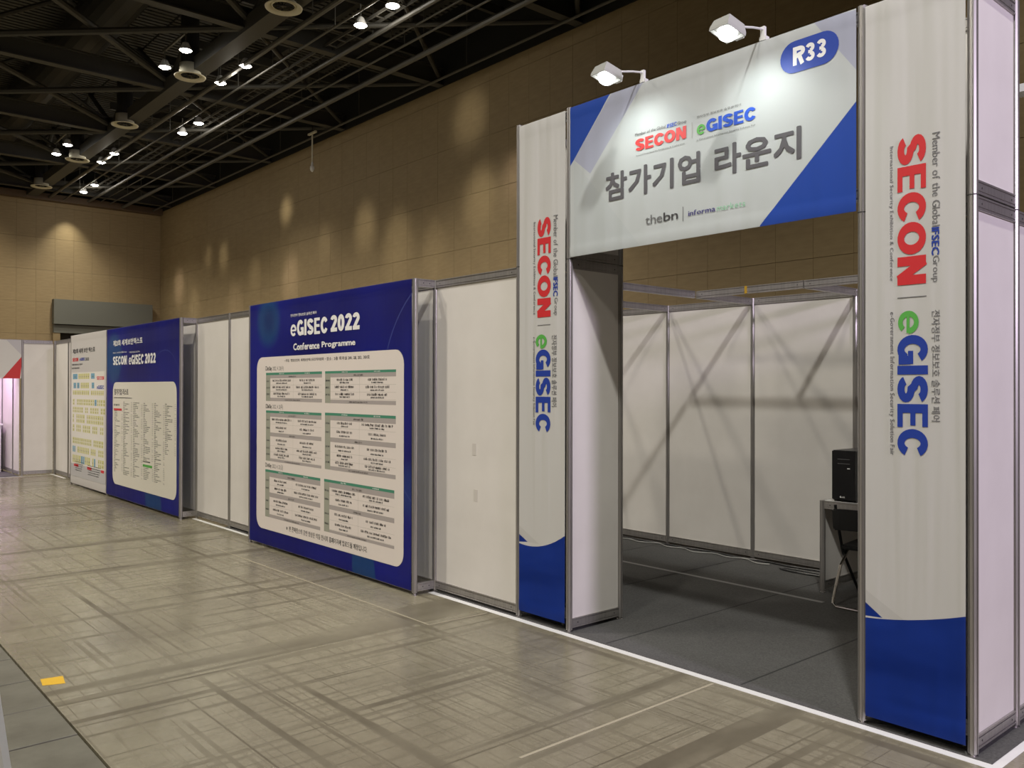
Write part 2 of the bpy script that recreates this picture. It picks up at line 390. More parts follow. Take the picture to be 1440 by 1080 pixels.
def bay(par, x, y, rz, L, z0=0.03, z1=2.5, panel=True, bottom=True, top=True, lift=0.0):
    """one bay: rails at bottom and top and the board between, from (x,y) along rz"""
    o = par.location; dx, dy = math.cos(rz), math.sin(rz)
    px_, py_ = x - o.x + dx * .02, y - o.y + dy * .02
    rl = L - .04
    if bottom: inst('rail', rail_mesh(rl), par, (px_, py_, z0), (0, 0, rz))
    if top: inst('rail', rail_mesh(rl), par, (px_, py_, z1 - .063), (0, 0, rz))
    if panel:
        a = z0 + (.058 if bottom else 0); b = z1 - (.058 if top else 0)
        inst('panel', board_mesh(rl + .02, b - a), par, (px_ - dx * .01, py_ - dy * .01, a), (0, 0, rz))
def posts(par, pts, h=2.5):
    for x, y in pts: inst('post', post_mesh(h), par, (x - par.location.x, y - par.location.y, 0))

# ================================================================== STRUCTURE
ZT = 8.88; YW = 8.15; XW = -34.78; ZD = 10.7
# floor: concrete slab in front, notch for the cover plates
fl = structure(MB().box(-36, 12, -2.925, 9, -.12, 0).box(-36, 12, -16, -3.55, -.12, 0).build('floor', CONC))
MB().box(-36, 12, -3.55, -2.925, -.12, -.03).build('trench', GROOVE, fl)
cov = MB().box(0, .480, 0, .618, -.03, -.002).mesh('cover_plate', PLATE)
bm = bmesh.new(); bm.from_mesh(cov); bmesh.ops.bevel(bm, geom=[e for e in bm.edges if all(v.co.z > -.01 for v in e.verts)], offset=.0015, segments=1, affect='EDGES'); bm.to_mesh(cov); bm.free()
for k in range(30):
    x = -2.380 + .4915 * (k - 22)
    inst('cover_plate', cov, fl, (x + .006, -3.552, random.uniform(-.002, 0.0)))
# walls
def hall_wall(name, L0, L1, z1, sheet, place):
    pass
wr = structure(MB().box(XW - .3, 12, YW + .03, YW + .3, 0, ZD).build('wall_right', SEAM))
PW, PH = .6577, 1.225
pan = MB().box(0, PW - .003, -.03, 0, 0, PH - .006).mesh('wall_panel', HALL)
bm = bmesh.new(); bm.from_mesh(pan); bmesh.ops.bevel(bm, geom=[e for e in bm.edges if all(v.co.y < -.02 for v in e.verts)], offset=.0015, segments=1, affect='EDGES'); bm.to_mesh(pan); bm.free()
cells = []
rows = [3.66 - 1.225 * 3 + 1.225 * i for i in range(8)]
x0 = -5.38 + PW * 17
k = 0
while x0 - PW * k > XW - PW:
    for i, z in enumerate(rows): cells.append((x0 - PW * (k + 1), z, i))
    k += 1
vis = [c for c in cells if c[2] >= 2 and c[0] < 1.5]
vis.sort(key=lambda c: -(c[0]) + 0 * c[1])
near = set(vis[:230])
rest = MB()
for c in cells:
    x, z, i = c; hgt = min(PH - .006, ZT - z); xa = max(x, XW + .01)
    if c in near and hgt > PH - .02:
        inst('wall_panel', pan, wr, (x, YW + .03 + random.uniform(-.0015, .0015), z))
    elif hgt > .02:
        j = random.uniform(-.0015, .0015); rest.box(xa, x + PW - .003, YW + j, YW + .03, max(z, 0), z + hgt)
rest.build('wall_panel', HALL, wr, kind='stuff')
MB().box(XW, 12, YW - .02, YW + .03, ZT, ZD).build('upper_band', DARK, wr)
wl = structure(MB().box(XW - .3, XW, -16, YW + .03, 0, ZD).build('wall_left', SEAM))
panl = MB().box(0, .03, 0, PW - .003, 0, PH - .006).mesh('wall_panel', HALL)
bm = bmesh.new(); bm.from_mesh(panl); bmesh.ops.bevel(bm, geom=[e for e in bm.edges if all(v.co.x > .02 for v in e.verts)], offset=.0015, segments=1, affect='EDGES'); bm.to_mesh(panl); bm.free()
rest = MB()
k = 0
while YW - PW * (k + 1) > -16:
    y = YW - PW * (k + 1)
    for i, z in enumerate(rows):
        if 4.1 < y + PW / 2 < 7.75 and z + PH / 2 < 5.0: continue
        hgt = min(PH - .006, ZT - z)
        if y > 0.5 and i >= 3 and hgt > PH - .02: inst('wall_panel', panl, wl, (XW + random.uniform(-.001, .002), y, z))
        elif hgt > .02: rest.box(XW, XW + .03, y, y + PW - .003, max(z, 0), z + hgt)
    k += 1
rest.build('wall_panel', HALL, wl, kind='stuff')
MB().box(XW, XW + .05, -16, YW, ZT + .1, ZD).build('upper_band', DARK, wl)
# wall-top ledge and pipe on the end wall
MB().box(XW + .03, XW + .35, -16, YW, ZT - .15, ZT + .1).build('ledge_beam', mat('brown_ledge', (.13, .085, .05), .6), wl)
# shutter in the end wall
sh = structure(MB().box(XW + .03, XW + .32, 4.1, 7.75, 4.05, 5.0).box(XW + .03, XW + .22, 4.12, 7.73, 3.72, 4.02).build('door_1', SHUT))
MB().box(XW + .04, XW + .06, 4.35, 7.6, 0, 3.72).build('opening', VOID, sh)  # dark sheet over the wall, its colour stands for the unlit doorway
for y0, y1 in ((4.1, 4.35), (7.6, 7.75)): MB().box(XW + .03, XW + .2, y0, y1, 0, 3.72).build('door_jamb', HALL, sh)
wb = structure(MB().box(-36, 12, -16.3, -16, 0, ZD).build('wall_front', SEAM)); 
we = structure(MB().box(12, 12.3, -16, 9, 0, ZD).build('wall_back', SEAM))

# ceiling: deck with ribs, chords, braces, pipes
ce = MB().box(-36, 12, -16, 9, ZD, ZD + .2)
ceil = structure(ce.build('ceiling', DARK))
RIB = mat('deck_rib', (0.085, 0.08, 0.068), 0.7)
rib = MB().box(-.06, .06, 3.4, YW, -.09, 0).mesh('deck_rib', RIB)
nr = 0
for i in range(150):
    x = -6.5 - i * .19
    inst('deck_rib', rib, ceil, (x, 0, ZD))
rib2 = MB()
for i in range(100):
    x = -6.3 + i * .19
    if x < 11: rib2.box(x - .06, x + .06, -16, YW, ZD - .09, ZD)
for i in range(246): rib2.box(-34.5 + i * .19, -34.38 + i * .19, -16, 3.38, ZD - .05, ZD)
rib2.build('deck_rib', RIB, ceil, kind='stuff')
NODE_X = [-33.5, -28.97, -24.4, -19.75, -15.1, -10.45, -5.8, -1.1, 3.6, 8.3]
ibeam = MB().box(-.012, .012, -16, YW, .02, .42).box(-.11, .11, -16, YW, 0, .03).box(-.11, .11, -16, YW, .40, .43).mesh('roof_beam', STEEL)
for x in NODE_X: inst('roof_beam', ibeam, ceil, (x, 0, 8.9))
MB().box(XW, 12, 3.15, 3.52, 8.82, 9.12).build('main_beam', STEEL, ceil)
MB().box(XW, 12, -6.2, -5.85, 8.82, 9.12).build('main_beam', STEEL, ceil)
MB().box(XW, 12, -1.62, -1.42, 8.85, 9.05).build('main_beam', STEEL, ceil)
for i in range(len(NODE_X) - 1):
    xa, xb = NODE_X[i], NODE_X[i + 1]
    for ya, yb, r in ((-1.5, 3.3, .075), (-6.0, -1.5, .075), (3.3, 8.1, .055)):
        MB().tube([(xa, ya, 8.97), (xb, yb, 8.97)], r, 8).build('brace', STEEL, ceil)
        MB().tube([(xa, yb, 8.97 + 2 * r), (xb, ya, 8.97 + 2 * r)], r, 8).build('brace', STEEL, ceil)
# web diagonals rising to the deck along the main beam and across
for i in range(len(NODE_X) - 1):
    xa, xb = NODE_X[i], NODE_X[i + 1]; xm = (xa + xb) / 2
    MB().tube([(xa, 3.33, 9.1), (xm, 3.33, 10.6), (xb, 3.33, 9.1)], .07, 8).build('web_brace', STEEL, ceil)
    MB().tube([(xa, 5.7, 10.5), (xa, 3.4, 9.1), (xa, 1.0, 10.5), (xa, -1.5, 9.0)], .06, 8).build('web_brace', STEEL, ceil)
for y in (-13, -10.6, -8.2, -5.8, -3.4, -1.0, 1.4, 4.6, 6.0, 7.4):
    MB().box(XW, 12, y - .07, y + .07, 10.32, 10.60).build('purlin', STEEL, ceil)
for i in range(22):
    x = -33.0 + i * 1.55
    MB().box(x - .05, x + .05, 3.5, YW, 9.85, 10.05).build('secondary_joist', STEEL, ceil)
for y, z, r in ((3.93, 8.86, .055), (4.42, 8.83, .025), (5.30, 8.88, .05), (5.75, 8.95, .02), (6.08, 8.9, .025), (6.57, 8.84, .06), (7.75, 8.86, .03)):
    mb = MB().tube([(XW, y, z), (12, y, z)], r, 8); mb.build('pipe', PIPE, ceil)
    for i in range(9):
        x = -32.2 + 4.65 * i
        MB().tube([(x, y, z), (x, y, 10.4)], .012, 5).build('pipe_hanger', PIPE, ceil)
# cable tray beside the long pipe
tr = MB()
for yy in (4.98, 5.2): tr.box(-34, 12, yy - .012, yy + .012, 9.0, 9.06)
for i in range(120): tr.box(-33.9 + i * .38, -33.87 + i * .38, 4.98, 5.2, 9.0, 9.02)
tr.build('cable_tray', PIPE, ceil, kind='stuff')
# ducts
MB().lathe([(.5, 0), (.5, 46)], 20).build('main_duct', DUCT, ceil, loc=(XW, 1.6, 10.05), rot=(0, PI / 2, 0))

# ================================================================== LOUNGE BOOTH
# carpet and tape
tag = lambda o, l, c, g=None: (o.__setitem__('label', l), o.__setitem__('category', c), g and o.__setitem__('group', g), o)[-1]
cp_ = MB().box(-8.2, .085, -.02, 3.3, 0, .006).build('carpet', CARP)
tag(cp_, 'dark grey needle-felt carpet covering the lounge booth floor', 'carpet')
jm = mat('carpet_joint', (.035, .035, .035), .95)
for x in (-6.2, -5.2, -4.2, -3.2, -2.2, -1.2, -.3):
    MB().box(x - .006, x + .006, 0.0, 3.2, .006, .0068).build('seam', jm, cp_)
MB().box(-6.5, -1.83, 2.0, 2.045, .006, .0075).build('seam_tape', mat('seam_tape', (.20, .20, .20), .5), cp_, label='pale grey tape over carpet seam')
tp = MB().box(-4.06, .125, -.072, -.02, .0005, .002).box(.085, .125, -.02, 3.3, .0005, .002).build('floor_tape', TAPE)
tag(tp, 'white floor tape edging the grey carpet of the lounge booth', 'tape')
tp = MB().box(-9.1, -7.1, -.075, -.03, .0005, .002).build('floor_tape', TAPE)
tag(tp, 'white floor tape along the wall between the two blue boards', 'tape')
tp = MB().box(-16.25, -15.25, -.075, -.03, .0005, .002).box(-16.13, -16.09, -3.2, -.05, .0005, .002).build('floor_tape', TAPE)
tag(tp, 'white floor tape at the far booth with red banner', 'tape')

FZ = 3.512
def tower(name, xl, label, lettering_px, bottom):
    t = empty(name, (xl + .25 * U, .0, 0), 0, label, 'column')
    xr = xl + .5 * U; D = .5025
    posts(t, [(xl, 0), (xr, 0), (xl, D), (xr, D)], FZ)
    joint = MB().lathe([(.0225, 0), (.0232, .001), (.0232, .005), (.0225, .006)], 16).mesh('post_joint', GROOVE)
    for a in ((xl, 0), (xr, 0), (xl, D), (xr, D)): inst('post_joint', joint, t, (a[0] - t.location.x, a[1], 2.497))
    for x, y, rz, L, pn in ((xr, 0, PI / 2, D, True), (xl, 0, PI / 2, D, True), (xl, D, 0, .5 * U, True)):
        bay(t, x, y, rz, L, .03, 2.5, pn); bay(t, x, y, rz, L, 2.508, FZ - .01, pn)
    bay(t, xl, .01, 0, .5 * U, .09, FZ - .012, False)
    return t, xr
def banner(par, x0, x1, z0, z1, y, m, hem=.09, name='banner_fabric', nx=24, folds=.0):
    """cloth with a pole pocket at head and foot; slight billow"""
    o = par.location; zs = [z0, z0 + .006, z0 + hem * .5, z0 + hem - .012, z0 + hem, z0 + hem + .02] + list(np.linspace(z0 + hem + .1, z1 - hem - .1, 14)) + [z1 - hem - .02, z1 - hem, z1 - hem + .012, z1 - hem * .5, z1 - .006, z1]
    def dy(z):
        for a, s_ in ((z0, 1), (z1, -1)):
            d = (z - a) * s_
            if d <= hem + .001: return -.0003 - .0019 * math.sqrt(max(0, math.sin(PI * min(1, max(0, d / hem)))))
        return 0
    vs = []; fs = []
    for z in zs:
        for i in range(nx + 1):
            x = x0 + (x1 - x0) * i / nx
            vs.append((x - o.x, y + dy(z) - o.y, z))
    N = len(vs)
    for j in range(len(zs) - 1):
        for i in range(nx):
            a = j * (nx + 1) + i; fs.append((a, a + 1, a + nx + 2, a + nx + 1))
    vs += [(v[0], v[1] + .003, v[2]) for v in vs]
    fs += [tuple(N + i for i in f[::-1]) for f in fs]
    me = meshd(name, vs, fs, m); ob = inst(name, me, par); smooth(ob); return ob

# banner print colours and a painted fold shade as masks over the cloth (object space)
def local(par, p): return (p[0] - par.location.x, p[1])
def halfmask(m, X, Z, poly):
    cx = sum(p[0] for p in poly) / len(poly); cz = sum(p[1] for p in poly) / len(poly); out = None
    for i in range(len(poly)):
        a, b = poly[i], poly[(i + 1) % len(poly)]
        nx_, nz_ = -(b[1] - a[1]), b[0] - a[0]; l = math.hypot(nx_, nz_); nx_ /= l; nz_ /= l
        if (cx - a[0]) * nx_ + (cz - a[1]) * nz_ < 0: nx_, nz_ = -nx_, -nz_
        d = math_(m, 'ADD', math_(m, 'MULTIPLY', X, nx_), math_(m, 'MULTIPLY', Z, nz_))
        g = math_(m, 'GREATER_THAN', d, nx_ * a[0] + nz_ * a[1])
        out = g if out is None else math_(m, 'MULTIPLY', out, g)
    return out
def xz(m):
    s_ = nd(m, 'ShaderNodeSeparateXYZ'); lk(m, coords(m), s_.inputs[0]); return s_.outputs[0], s_.outputs[2]
def circ(m, X, Z, c, r, soft=.02):
    d = math_(m, 'SQRT', math_(m, 'ADD', math_(m, 'POWER', math_(m, 'SUBTRACT', X, c[0]), 2), math_(m, 'POWER', math_(m, 'SUBTRACT', Z, c[1]), 2)))
    return math_(m, 'DIVIDE', math_(m, 'SUBTRACT', r, d), soft, clamp=True), d

def column_banner(t, x0, x1, z0, z1, zl, zm, zr, tri, which):
    m = fabric('column_banner_print_' + which, (.7, .69, .66)); X, Z = xz(m)
    ox = t.location.x; a, b = x0 - ox, x1 - ox
    # parabola through (a,zl), mid, (b,zr)
    p = np.polyfit([a, (a + b) / 2, b], [zl, zm, zr], 2)
    f = math_(m, 'ADD', math_(m, 'ADD', math_(m, 'MULTIPLY', math_(m, 'MULTIPLY', X, X), float(p[0])), math_(m, 'MULTIPLY', X, float(p[1]))), float(p[2]))
    below = math_(m, 'LESS_THAN', Z, f)
    tm = halfmask(m, X, Z, [(q[0] - ox, q[1]) for q in tri])
    n = noise(m, coords(m, (1, 1, 3)), 1.5, 2)
    bl = ramp(m, n, [(.35, (.003, .026, .22)), (.65, (.010, .045, .33))])
    fold_shade = halfmask(m, X, Z, [(q[0] - ox, q[1]) for q in (tri[0], (tri[0][0], tri[0][1] + .06), (tri[1][0] + .12, tri[1][1] - .0), (tri[1][0], tri[1][1]))])  # fold shading painted into the cloth colour as a darker band
    base = mix(m, math_(m, 'MULTIPLY', fold_shade, .35), (.70, .69, .66), (.5, .49, .46))
    setcol(m, mix(m, math_(m, 'MAXIMUM', below, tm), base, bl))
    return banner(t, x0, x1, z0, z1, -.020, m)

def column_text(y, fab, B):
    p = Print(y)
    def bx(a, b):
        x0, z1 = PY(*a, y); x1, z0 = PY(*b, y); return (x0, x1, z0, z1)
    for key, g, m in B['items']:
        p.fit(g, bx(*B[key]), m, 2, rot=True)
    x0, z0, x1, z1 = *PY(*B['div'][0], y), *PY(*B['div'][1], y)
    p.rect(x0, x1, z0 - .003, z0 + .001, GREY)
    return p
G_SECON = heavy('SECON'); G_E = heavy('e'); G_GISEC = heavy('GISEC')
G_M1 = light_text('Member of the Global', 0); G_IF = light_text('IFSEC', .035); G_GR = light_text('Group', 0)
G_INT = light_text('International Security Exhibition & Conference', .012, .13)
G_KR = light_text('전자정부 정보보호 솔루션 페어', .008)
G_EG = light_text('e-Government Information Security Solution Fair', .012, .13)
items = [('secon', G_SECON, RED), ('e', G_E, GREEN), ('gisec', G_GISEC, BLUE), ('m1', G_M1, GREY), ('if', G_IF, BLUE), ('gr', G_GR, GREY), ('int', G_INT, GREY), ('kr', G_KR, GREY), ('eg', G_EG, GREY)]

tL, xr = tower('banner_column', -3.0 * U, 'white column banner with blue foot left of the lounge entrance, beside the blank wall', None, None)
fb = column_banner(tL, -3.0 * U + .024, -2.5 * U - .024, .06, FZ - .015, .596 - .06, .545, .645, [(-3.02, .60), (-2.93, .555), (-3.02, .545)], 'left')
B = dict(items=items, secon=((755.5, 308), (775, 445)), e=((753.5, 471), (769, 490)), gisec=((753.5, 492), (774, 608)),
         m1=((778.5, 303), (784.5, 388)), **{'if': ((778, 390), (784.5, 416)), 'gr': ((778, 419), (784.5, 443))},
         int=((749.5, 313), (753.2, 442)), kr=((776, 471), (783, 572)), eg=((749, 474), (752.5, 598)), div=((756, 457.5), (774, 457.5)))
column_text(-.0215, fb, B).build('lettering', fb)
tR, xr = tower('banner_column', -.5 * U, 'large white column banner with blue foot at the right edge, right of the entrance', None, None)
fb = column_banner(tR, -.5 * U + .024, -.024, .05, FZ - .015, .526, .56, .623, [(-.49, .605), (-.40, .54), (-.49, .535)], 'right')
B = dict(items=items, secon=((1261, 195), (1303.5, 398)), e=((1263, 438), (1292, 469)), gisec=((1262, 472), (1305, 642)),
         m1=((1311, 187), (1322, 317)), **{'if': ((1310, 320), (1321, 358)), 'gr': ((1309, 360), (1321, 396))},
         int=((1250, 207), (1256.5, 395)), kr=((1310, 436), (1322, 593)), eg=((1250, 439), (1258, 640)), div=((1262, 419), (1303, 418)))
column_text(-.0215, fb, B).build('lettering', fb)

# header over the entrance
hd = empty('header_banner', (-1.5 * U, 0, 2.51), 0, 'wide lit header banner reading R33 above the lounge entrance', 'banner')
hx0, hx1 = -2.5 * U + .024, -.5 * U - .024
for z in (3.43, 2.56):
    for xa in (-2.5 * U, -1.5 * U):
        inst('rail', rail_mesh(1.0 * U - .04), hd, (xa + .02 - hd.location.x, .012, z - 2.51))
inst('post', MB().box(-.02, .02, -.01, .01, 2.6, 3.43).mesh('post', ALU), hd, (0, .015, -2.51))
m = fabric('header_print', (.6, .62, .62), .55, .35); X, Z = xz(m)
def q(u, v): x, z = PY(u, v, -.02); return (x - hd.location.x, z - 2.51)
b1 = halfmask(m, X, Z, [q(800, 120), q(864, 128), q(807, 225), q(790, 256)])
b2 = halfmask(m, X, Z, [q(1215, 128), q(1069, 317), q(1060, 345), q(1220, 320)])
l1 = halfmask(m, X, Z, [q(862, 128), q(907, 112), q(830, 244), q(807, 225)])
l2 = halfmask(m, X, Z, [q(1143, 30), q(1210, 12), q(1213, 108)])
l3 = halfmask(m, X, Z, [q(807, 226), q(900, 345), q(807, 365)])
c = mix(m, math_(m, 'MULTIPLY', l3, .5), (.62, .65, .645), (.56, .60, .60))
c = mix(m, math_(m, 'MAXIMUM', l1, l2), c, (.47, .49, .60))
c = mix(m, math_(m, 'MAXIMUM', b1, b2), c, (.02, .075, .42))
setcol(m, c)
hf = banner(hd, hx0, hx1, 2.508, 3.505, -.020, m, .075, nx=60)
for v_ in hf.data.vertices: v_.co.z -= 2.51
p = Print(-.0222)
p.fit(heavy('SECON'), p.px((893.5, 214), (965, 175.8)), mat('print_light_red', (.72, .05, .05), .5))
p.fit(G_E, p.px((980, 190.6), (991.9, 173.0)), GREEN); p.fit(G_GISEC, p.px((993.4, 186.6), (1062.6, 148.8)), BRIGHTBLUE)
p.fit(light_text('Member of the Global', .014), p.px((893.2, 192.2), (936, 175.2)), GREY); p.fit(G_IF, p.px((938, 180.4), (951.8, 170.9)), BRIGHTBLUE); p.fit(light_text('Group', .014), p.px((953, 177.2), (965.4, 167.5)), GREY)
p.fit(G_INT, p.px((894.9, 220.9), (962.6, 200.3)), GREY); p.fit(G_KR, p.px((980, 166.8), (1042.2, 145)), GREY); p.fit(G_EG, p.px((980, 198.9), (1062.6, 173.8)), GREY)
a0 = p.px((972.6, 194), (973.4, 172)); p.rect(*a0, LGREY)
HINK = mat('print_header_grey', (.10, .095, .105), .5)
p.fit(light_text('참가기업', .03), p.px((851.7, 285), (984.8, 211.5)), HINK)
p.fit(light_text('라운지', .03), p.px((1004.8, 249.5), (1127, 176)), HINK)
p.fit(light_text('the', 0, .05), p.px((907.5, 316.5), (931.5, 299)), GREY); p.fit(light_text('bn', .008, .06), p.px((933, 311.5), (953.5, 295.2)), INK)
a0 = p.px((959.9, 311), (960.8, 290.5)); p.rect(*a0, GREY)
p.fit(light_text('informa', .02), p.px((967.8, 304), (1006, 289.3)), INDIGO); p.fit(light_text('markets', 0), p.px((1008.2, 297), (1048, 281)), MINT)
xa, za = PY(1097.7, 85, -.02); xb, zb = PY(1180, 60, -.02); zc = PY(1139, 73.5, -.02)[1]; hh = (PY(1139, 50.5, -.02)[1] - PY(1139, 96, -.02)[1]) / 2
pts = [(xb - hh + hh * math.cos(t), zc + hh * math.sin(t)) for t in np.linspace(-PI / 2, PI / 2, 14)] + [(xa + hh + hh * math.cos(t), zc + hh * math.sin(t)) for t in np.linspace(PI / 2, 1.5 * PI, 14)]
p.poly(pts, mat('print_badge_blue', (.012, .05, .36), .5), 1)
xa, za = PY(1115.5, 92, -.02); xb, zb = PY(1162, 58, -.02)
p.fit(heavy('R33', .06), (xa, xb, zc - hh * .60, zc + hh * .60), WPRINT, 3)
p.build('lettering', hf)

# blank wall bay left of the entrance (runs on behind the boards), rest of booth shell
pw = empty('partition_wall', (-3.5 * U, 0, 0), 0, 'blank white partition bay between the blue programme board and the left banner column', 'partition')
bay(pw, -4 * U, 0, 0, U); posts(pw, [(-4 * U, 0)])
pw = empty('partition_wall', (-5.5 * U, 0, 0), 0, 'white partition wall directly behind the blue programme board', 'partition')
for k in (-7, -6, -5): bay(pw, k * U, 0, 0, U); posts(pw, [(k * U, 0)])
pw = empty('partition_wall', (-8 * U, 0, 0), 0, 'two blank white partition bays between the two blue boards', 'partition')
for k in (-9, -8): bay(pw, k * U, 0, 0, U); posts(pw, [(k * U, 0)])
pw = empty('partition_wall', (-12 * U, 0, 0), 0, 'white partition wall behind the far blue board and the floor plan board', 'partition')
for k in (-15, -14, -13, -12, -11, -10): bay(pw, k * U, 0, 0, U); posts(pw, [(k * U, 0)])
pw = empty('partition_wall', (-15.5 * U, 0, 0), 0, 'narrow white partition bay at the far corner left of the floor plan board', 'partition')
bay(pw, -16 * U + .08, 0, 0, U - .08); posts(pw, [(-16 * U + .08, 0)])
RES = mat('tape_residue', (.60, .565, .52), .7)
for u, v in ((667, 632), (669, 697)):
    x, z = PY(u, v, -.003); MB().box(x + 3.5 * U - .025, x + 3.5 * U + .025, -.0035, -.002, z - .045, z + .045).build('tape_residue', RES, [o for o in COL.objects if o.get('label', '').startswith('blank white partition bay')][0])
# side wall on x=0
pw = empty('partition_wall', (0, 2, 0), 0, 'white side partition running back from the right banner column', 'partition')
for y0, y1 in ((.5025, 1.35), (1.35, 2.2), (2.2, 3.05)):
    bay(pw, 0, y0, PI / 2, y1 - y0); posts(pw, [(0, y1)])
# back wall of lounge
pw = empty('partition_wall', (-3.1, 3.06, 0), 0, 'white back wall of the lounge seen through the entrance', 'partition')
bx_ = [-.06 - 1.022 * k for k in range(9)]
for a, b in zip(bx_[1:], bx_[:-1]):
    bay(pw, a, 3.06, 0, b - a); posts(pw, [(a, 3.06)])
pw2 = empty('partition_wall', (-8.24, 1.5, 0), 0, 'white side partition closing the lounge behind the blue boards', 'partition')
for y0, y1 in ((.0, 1.02), (1.02, 2.04), (2.04, 3.04)): bay(pw2, -8.24, y0, PI / 2, y1 - y0)
posts(pw2, [(-8.24, 1.02), (-8.24, 2.04)])
# overhead rails
ov = empty('overhead_frame', (-3.1, 2.2, 2.437), 0, 'open overhead aluminium rail frame above the lounge', 'frame')
def orail(x, y, rz, L): inst('rail', rail_mesh(L), ov, (x + 3.1, y - 2.2, 0), (0, 0, rz))
orail(-3.14, .1, PI / 2, 2.06); orail(-3.14, 2.20, PI / 2, .84)
orail(-3.12, 2.19, 0, 1.03); orail(-2.08, 2.19, 0, 2.05); orail(-2.09, 2.21, PI / 2, .83)
orail(-4.15, 2.2, PI / 2, .84); orail(-4.15, .1, PI / 2, 2.08); orail(-1.06, 2.21, PI / 2, .83)
orail(-5.2, .1, PI / 2, 2.94)
MB().box(-.012, .012, -.014, .014, .0, .064).build('tape_mark', mat('yellow_mark', (.5, .3, .02), .5), ov, loc=(-2.62 + 3.1, 2.19 - 2.2, 0), label='yellow tape mark')

# ================================================================== DISPLAY BOARDS
def board(name, k0, k1, label, cat='board', left_side=True, right_side=True):
    t = empty(name, ((k0 + k1) / 2 * U, -.1, 0), 0, label, cat)
    y = -.2
    posts(t, [(k * U, y) for k in ([k0] if left_side or not right_side else []) + ([k1] if right_side or left_side else [])])
    for k in range(k0, k1): bay(t, k * U, y, 0, U, .03, 2.5, False)
    for k, ok in ((k0, left_side), (k1, right_side)):
        if ok: bay(t, k * U, y + .0, PI / 2, .2 - .0, .03, 2.5, False)
    return t
def blue_print(t, name, spots, wedge, vein):
    m = fabric(name, (.01, .02, .2), .5, .3); X, Z = xz(m)
    n = noise(m, coords(m, (1, 1, 1)), .7, 2)
    c = ramp(m, n, [(.35, (.007, .007, .13)), (.65, (.009, .014, .24))])
    for cpx, r, colr, a in spots:
        x, z = PY(*cpx, -.22); k, d = circ(m, X, Z, (x - t.location.x, z), r, .12)
        c = mix(m, math_(m, 'MULTIPLY', k, a), c, colr)
    for cpx, r in vein:
        x, z = PY(*cpx, -.22); k, d = circ(m, X, Z, (x - t.location.x, z), r)
        ring = math_(m, 'LESS_THAN', math_(m, 'ABSOLUTE', math_(m, 'SUBTRACT', d, r)), .006)
        c = mix(m, math_(m, 'MULTIPLY', ring, .35), c, (.12, .16, .45))
    for w in wedge:
        k = halfmask(m, X, Z, [(PY(*q_, -.22)[0] - t.location.x, PY(*q_, -.22)[1]) for q_ in w])
        c = mix(m, math_(m, 'MULTIPLY', k, .75), c, (.012, .07, .20))
    setcol(m, c); return m
def rrect(x0, x1, z0, z1, r, n=8):
    pts = []
    for cx, cz, a in ((x1 - r, z1 - r, 0), (x0 + r, z1 - r, 90), (x0 + r, z0 + r, 180), (x1 - r, z0 + r, 270)):
        pts += [(cx + r * math.cos(math.radians(a + 90 * i / n)), cz + r * math.sin(math.radians(a + 90 * i / n))) for i in range(n + 1)]
    return pts
def scribble(p, xc, z, w, h_, m, layer=4, al='c'):
    """a line of print too small to read: word-sized runs of uneven blocks"""
    x = xc - w / 2 if al == 'c' else xc; end = x + w
    while x < end - h_ * .3:
        wl_ = random.uniform(1.2, 4.5) * h_; e = min(x + wl_, end)
        while x < e - h_ * .2:
            bw = h_ * random.uniform(.28, .42); hh_ = h_ * random.uniform(.7, 1)
            p.rect(x, min(x + bw, e), z, z + hh_, m, layer)
            if random.random() < .6: p.rect(x, min(x + h_ * .8, e), z + hh_ * random.choice((0, .4, .75)), z + hh_ * random.choice((.2, .55, .95)), m, layer)
            x += h_ * .62
        x = max(x, e) + h_ * .45

# --- conference programme board
t1 = board('display_board', -7, -4, 'blue board with white conference programme timetable nearest the entrance')
m = blue_print(t1, 'programme_print', [((377, 452), .30, (.015, .075, .20), .8), ((378, 452), .18, (.01, .02, .12), .6), ((574, 690), .25, (.02, .05, .22), .6)],
               [[(494, 770), (523, 774), (530, 825), (496, 815)]], [((640, 560), 1.0)])
f1 = banner(t1, -7 * U + .022, -4 * U - .022, .035, 2.497, -.218, m, .09, nx=60)
p = Print(-.2195)
x0, z1 = PY(363.9, 505, -.22); x1, zz = PY(570.5, 490, -.22); z0 = PY(363.5, 741.3, -.22)[1]
p.poly(rrect(-6.913, -4.187, .192, 1.945, .12), CREAMP, 1)
p.fit(light_text('전자정부 정보보호 솔루션 페어', .02), p.px((408.7, 446.3), (445, 437)), WPRINT)
p.fit(heavy('eGISEC', .07), p.px((408.7, 473.3), (460.6, 444.8)), WPRINT); p.fit(heavy('2022', .05), p.px((465, 466.9), (505.9, 438.3)), WPRINT)
p.fit(light_text('Conference', .035, .07), p.px((412.6, 492.8), (449.5, 480)), WPRINT)
bb = p.px((452.5, 491), (500, 476.4)); p.fit(light_text('Programme', .035, .07), bb, WPRINT)
p.fit(light_text('・주최 : 행정안전부, 세계보안엑스포조직위원회', .02), p.px((400.2, 509.6), (455.3, 502.4)), INK)
p.fit(light_text('・장소 : 2층 회의실 210, 211, 212, 213호', .02), p.px((457, 507.4), (520.2, 499)), INK)
p.fit(light_text('※ 본 콘퍼런스의 강연 영상은 익일 전시회 홈페이지에 업로드될 예정입니다.', .02), p.px((402.7, 745.9), (516.3, 769)), INK)
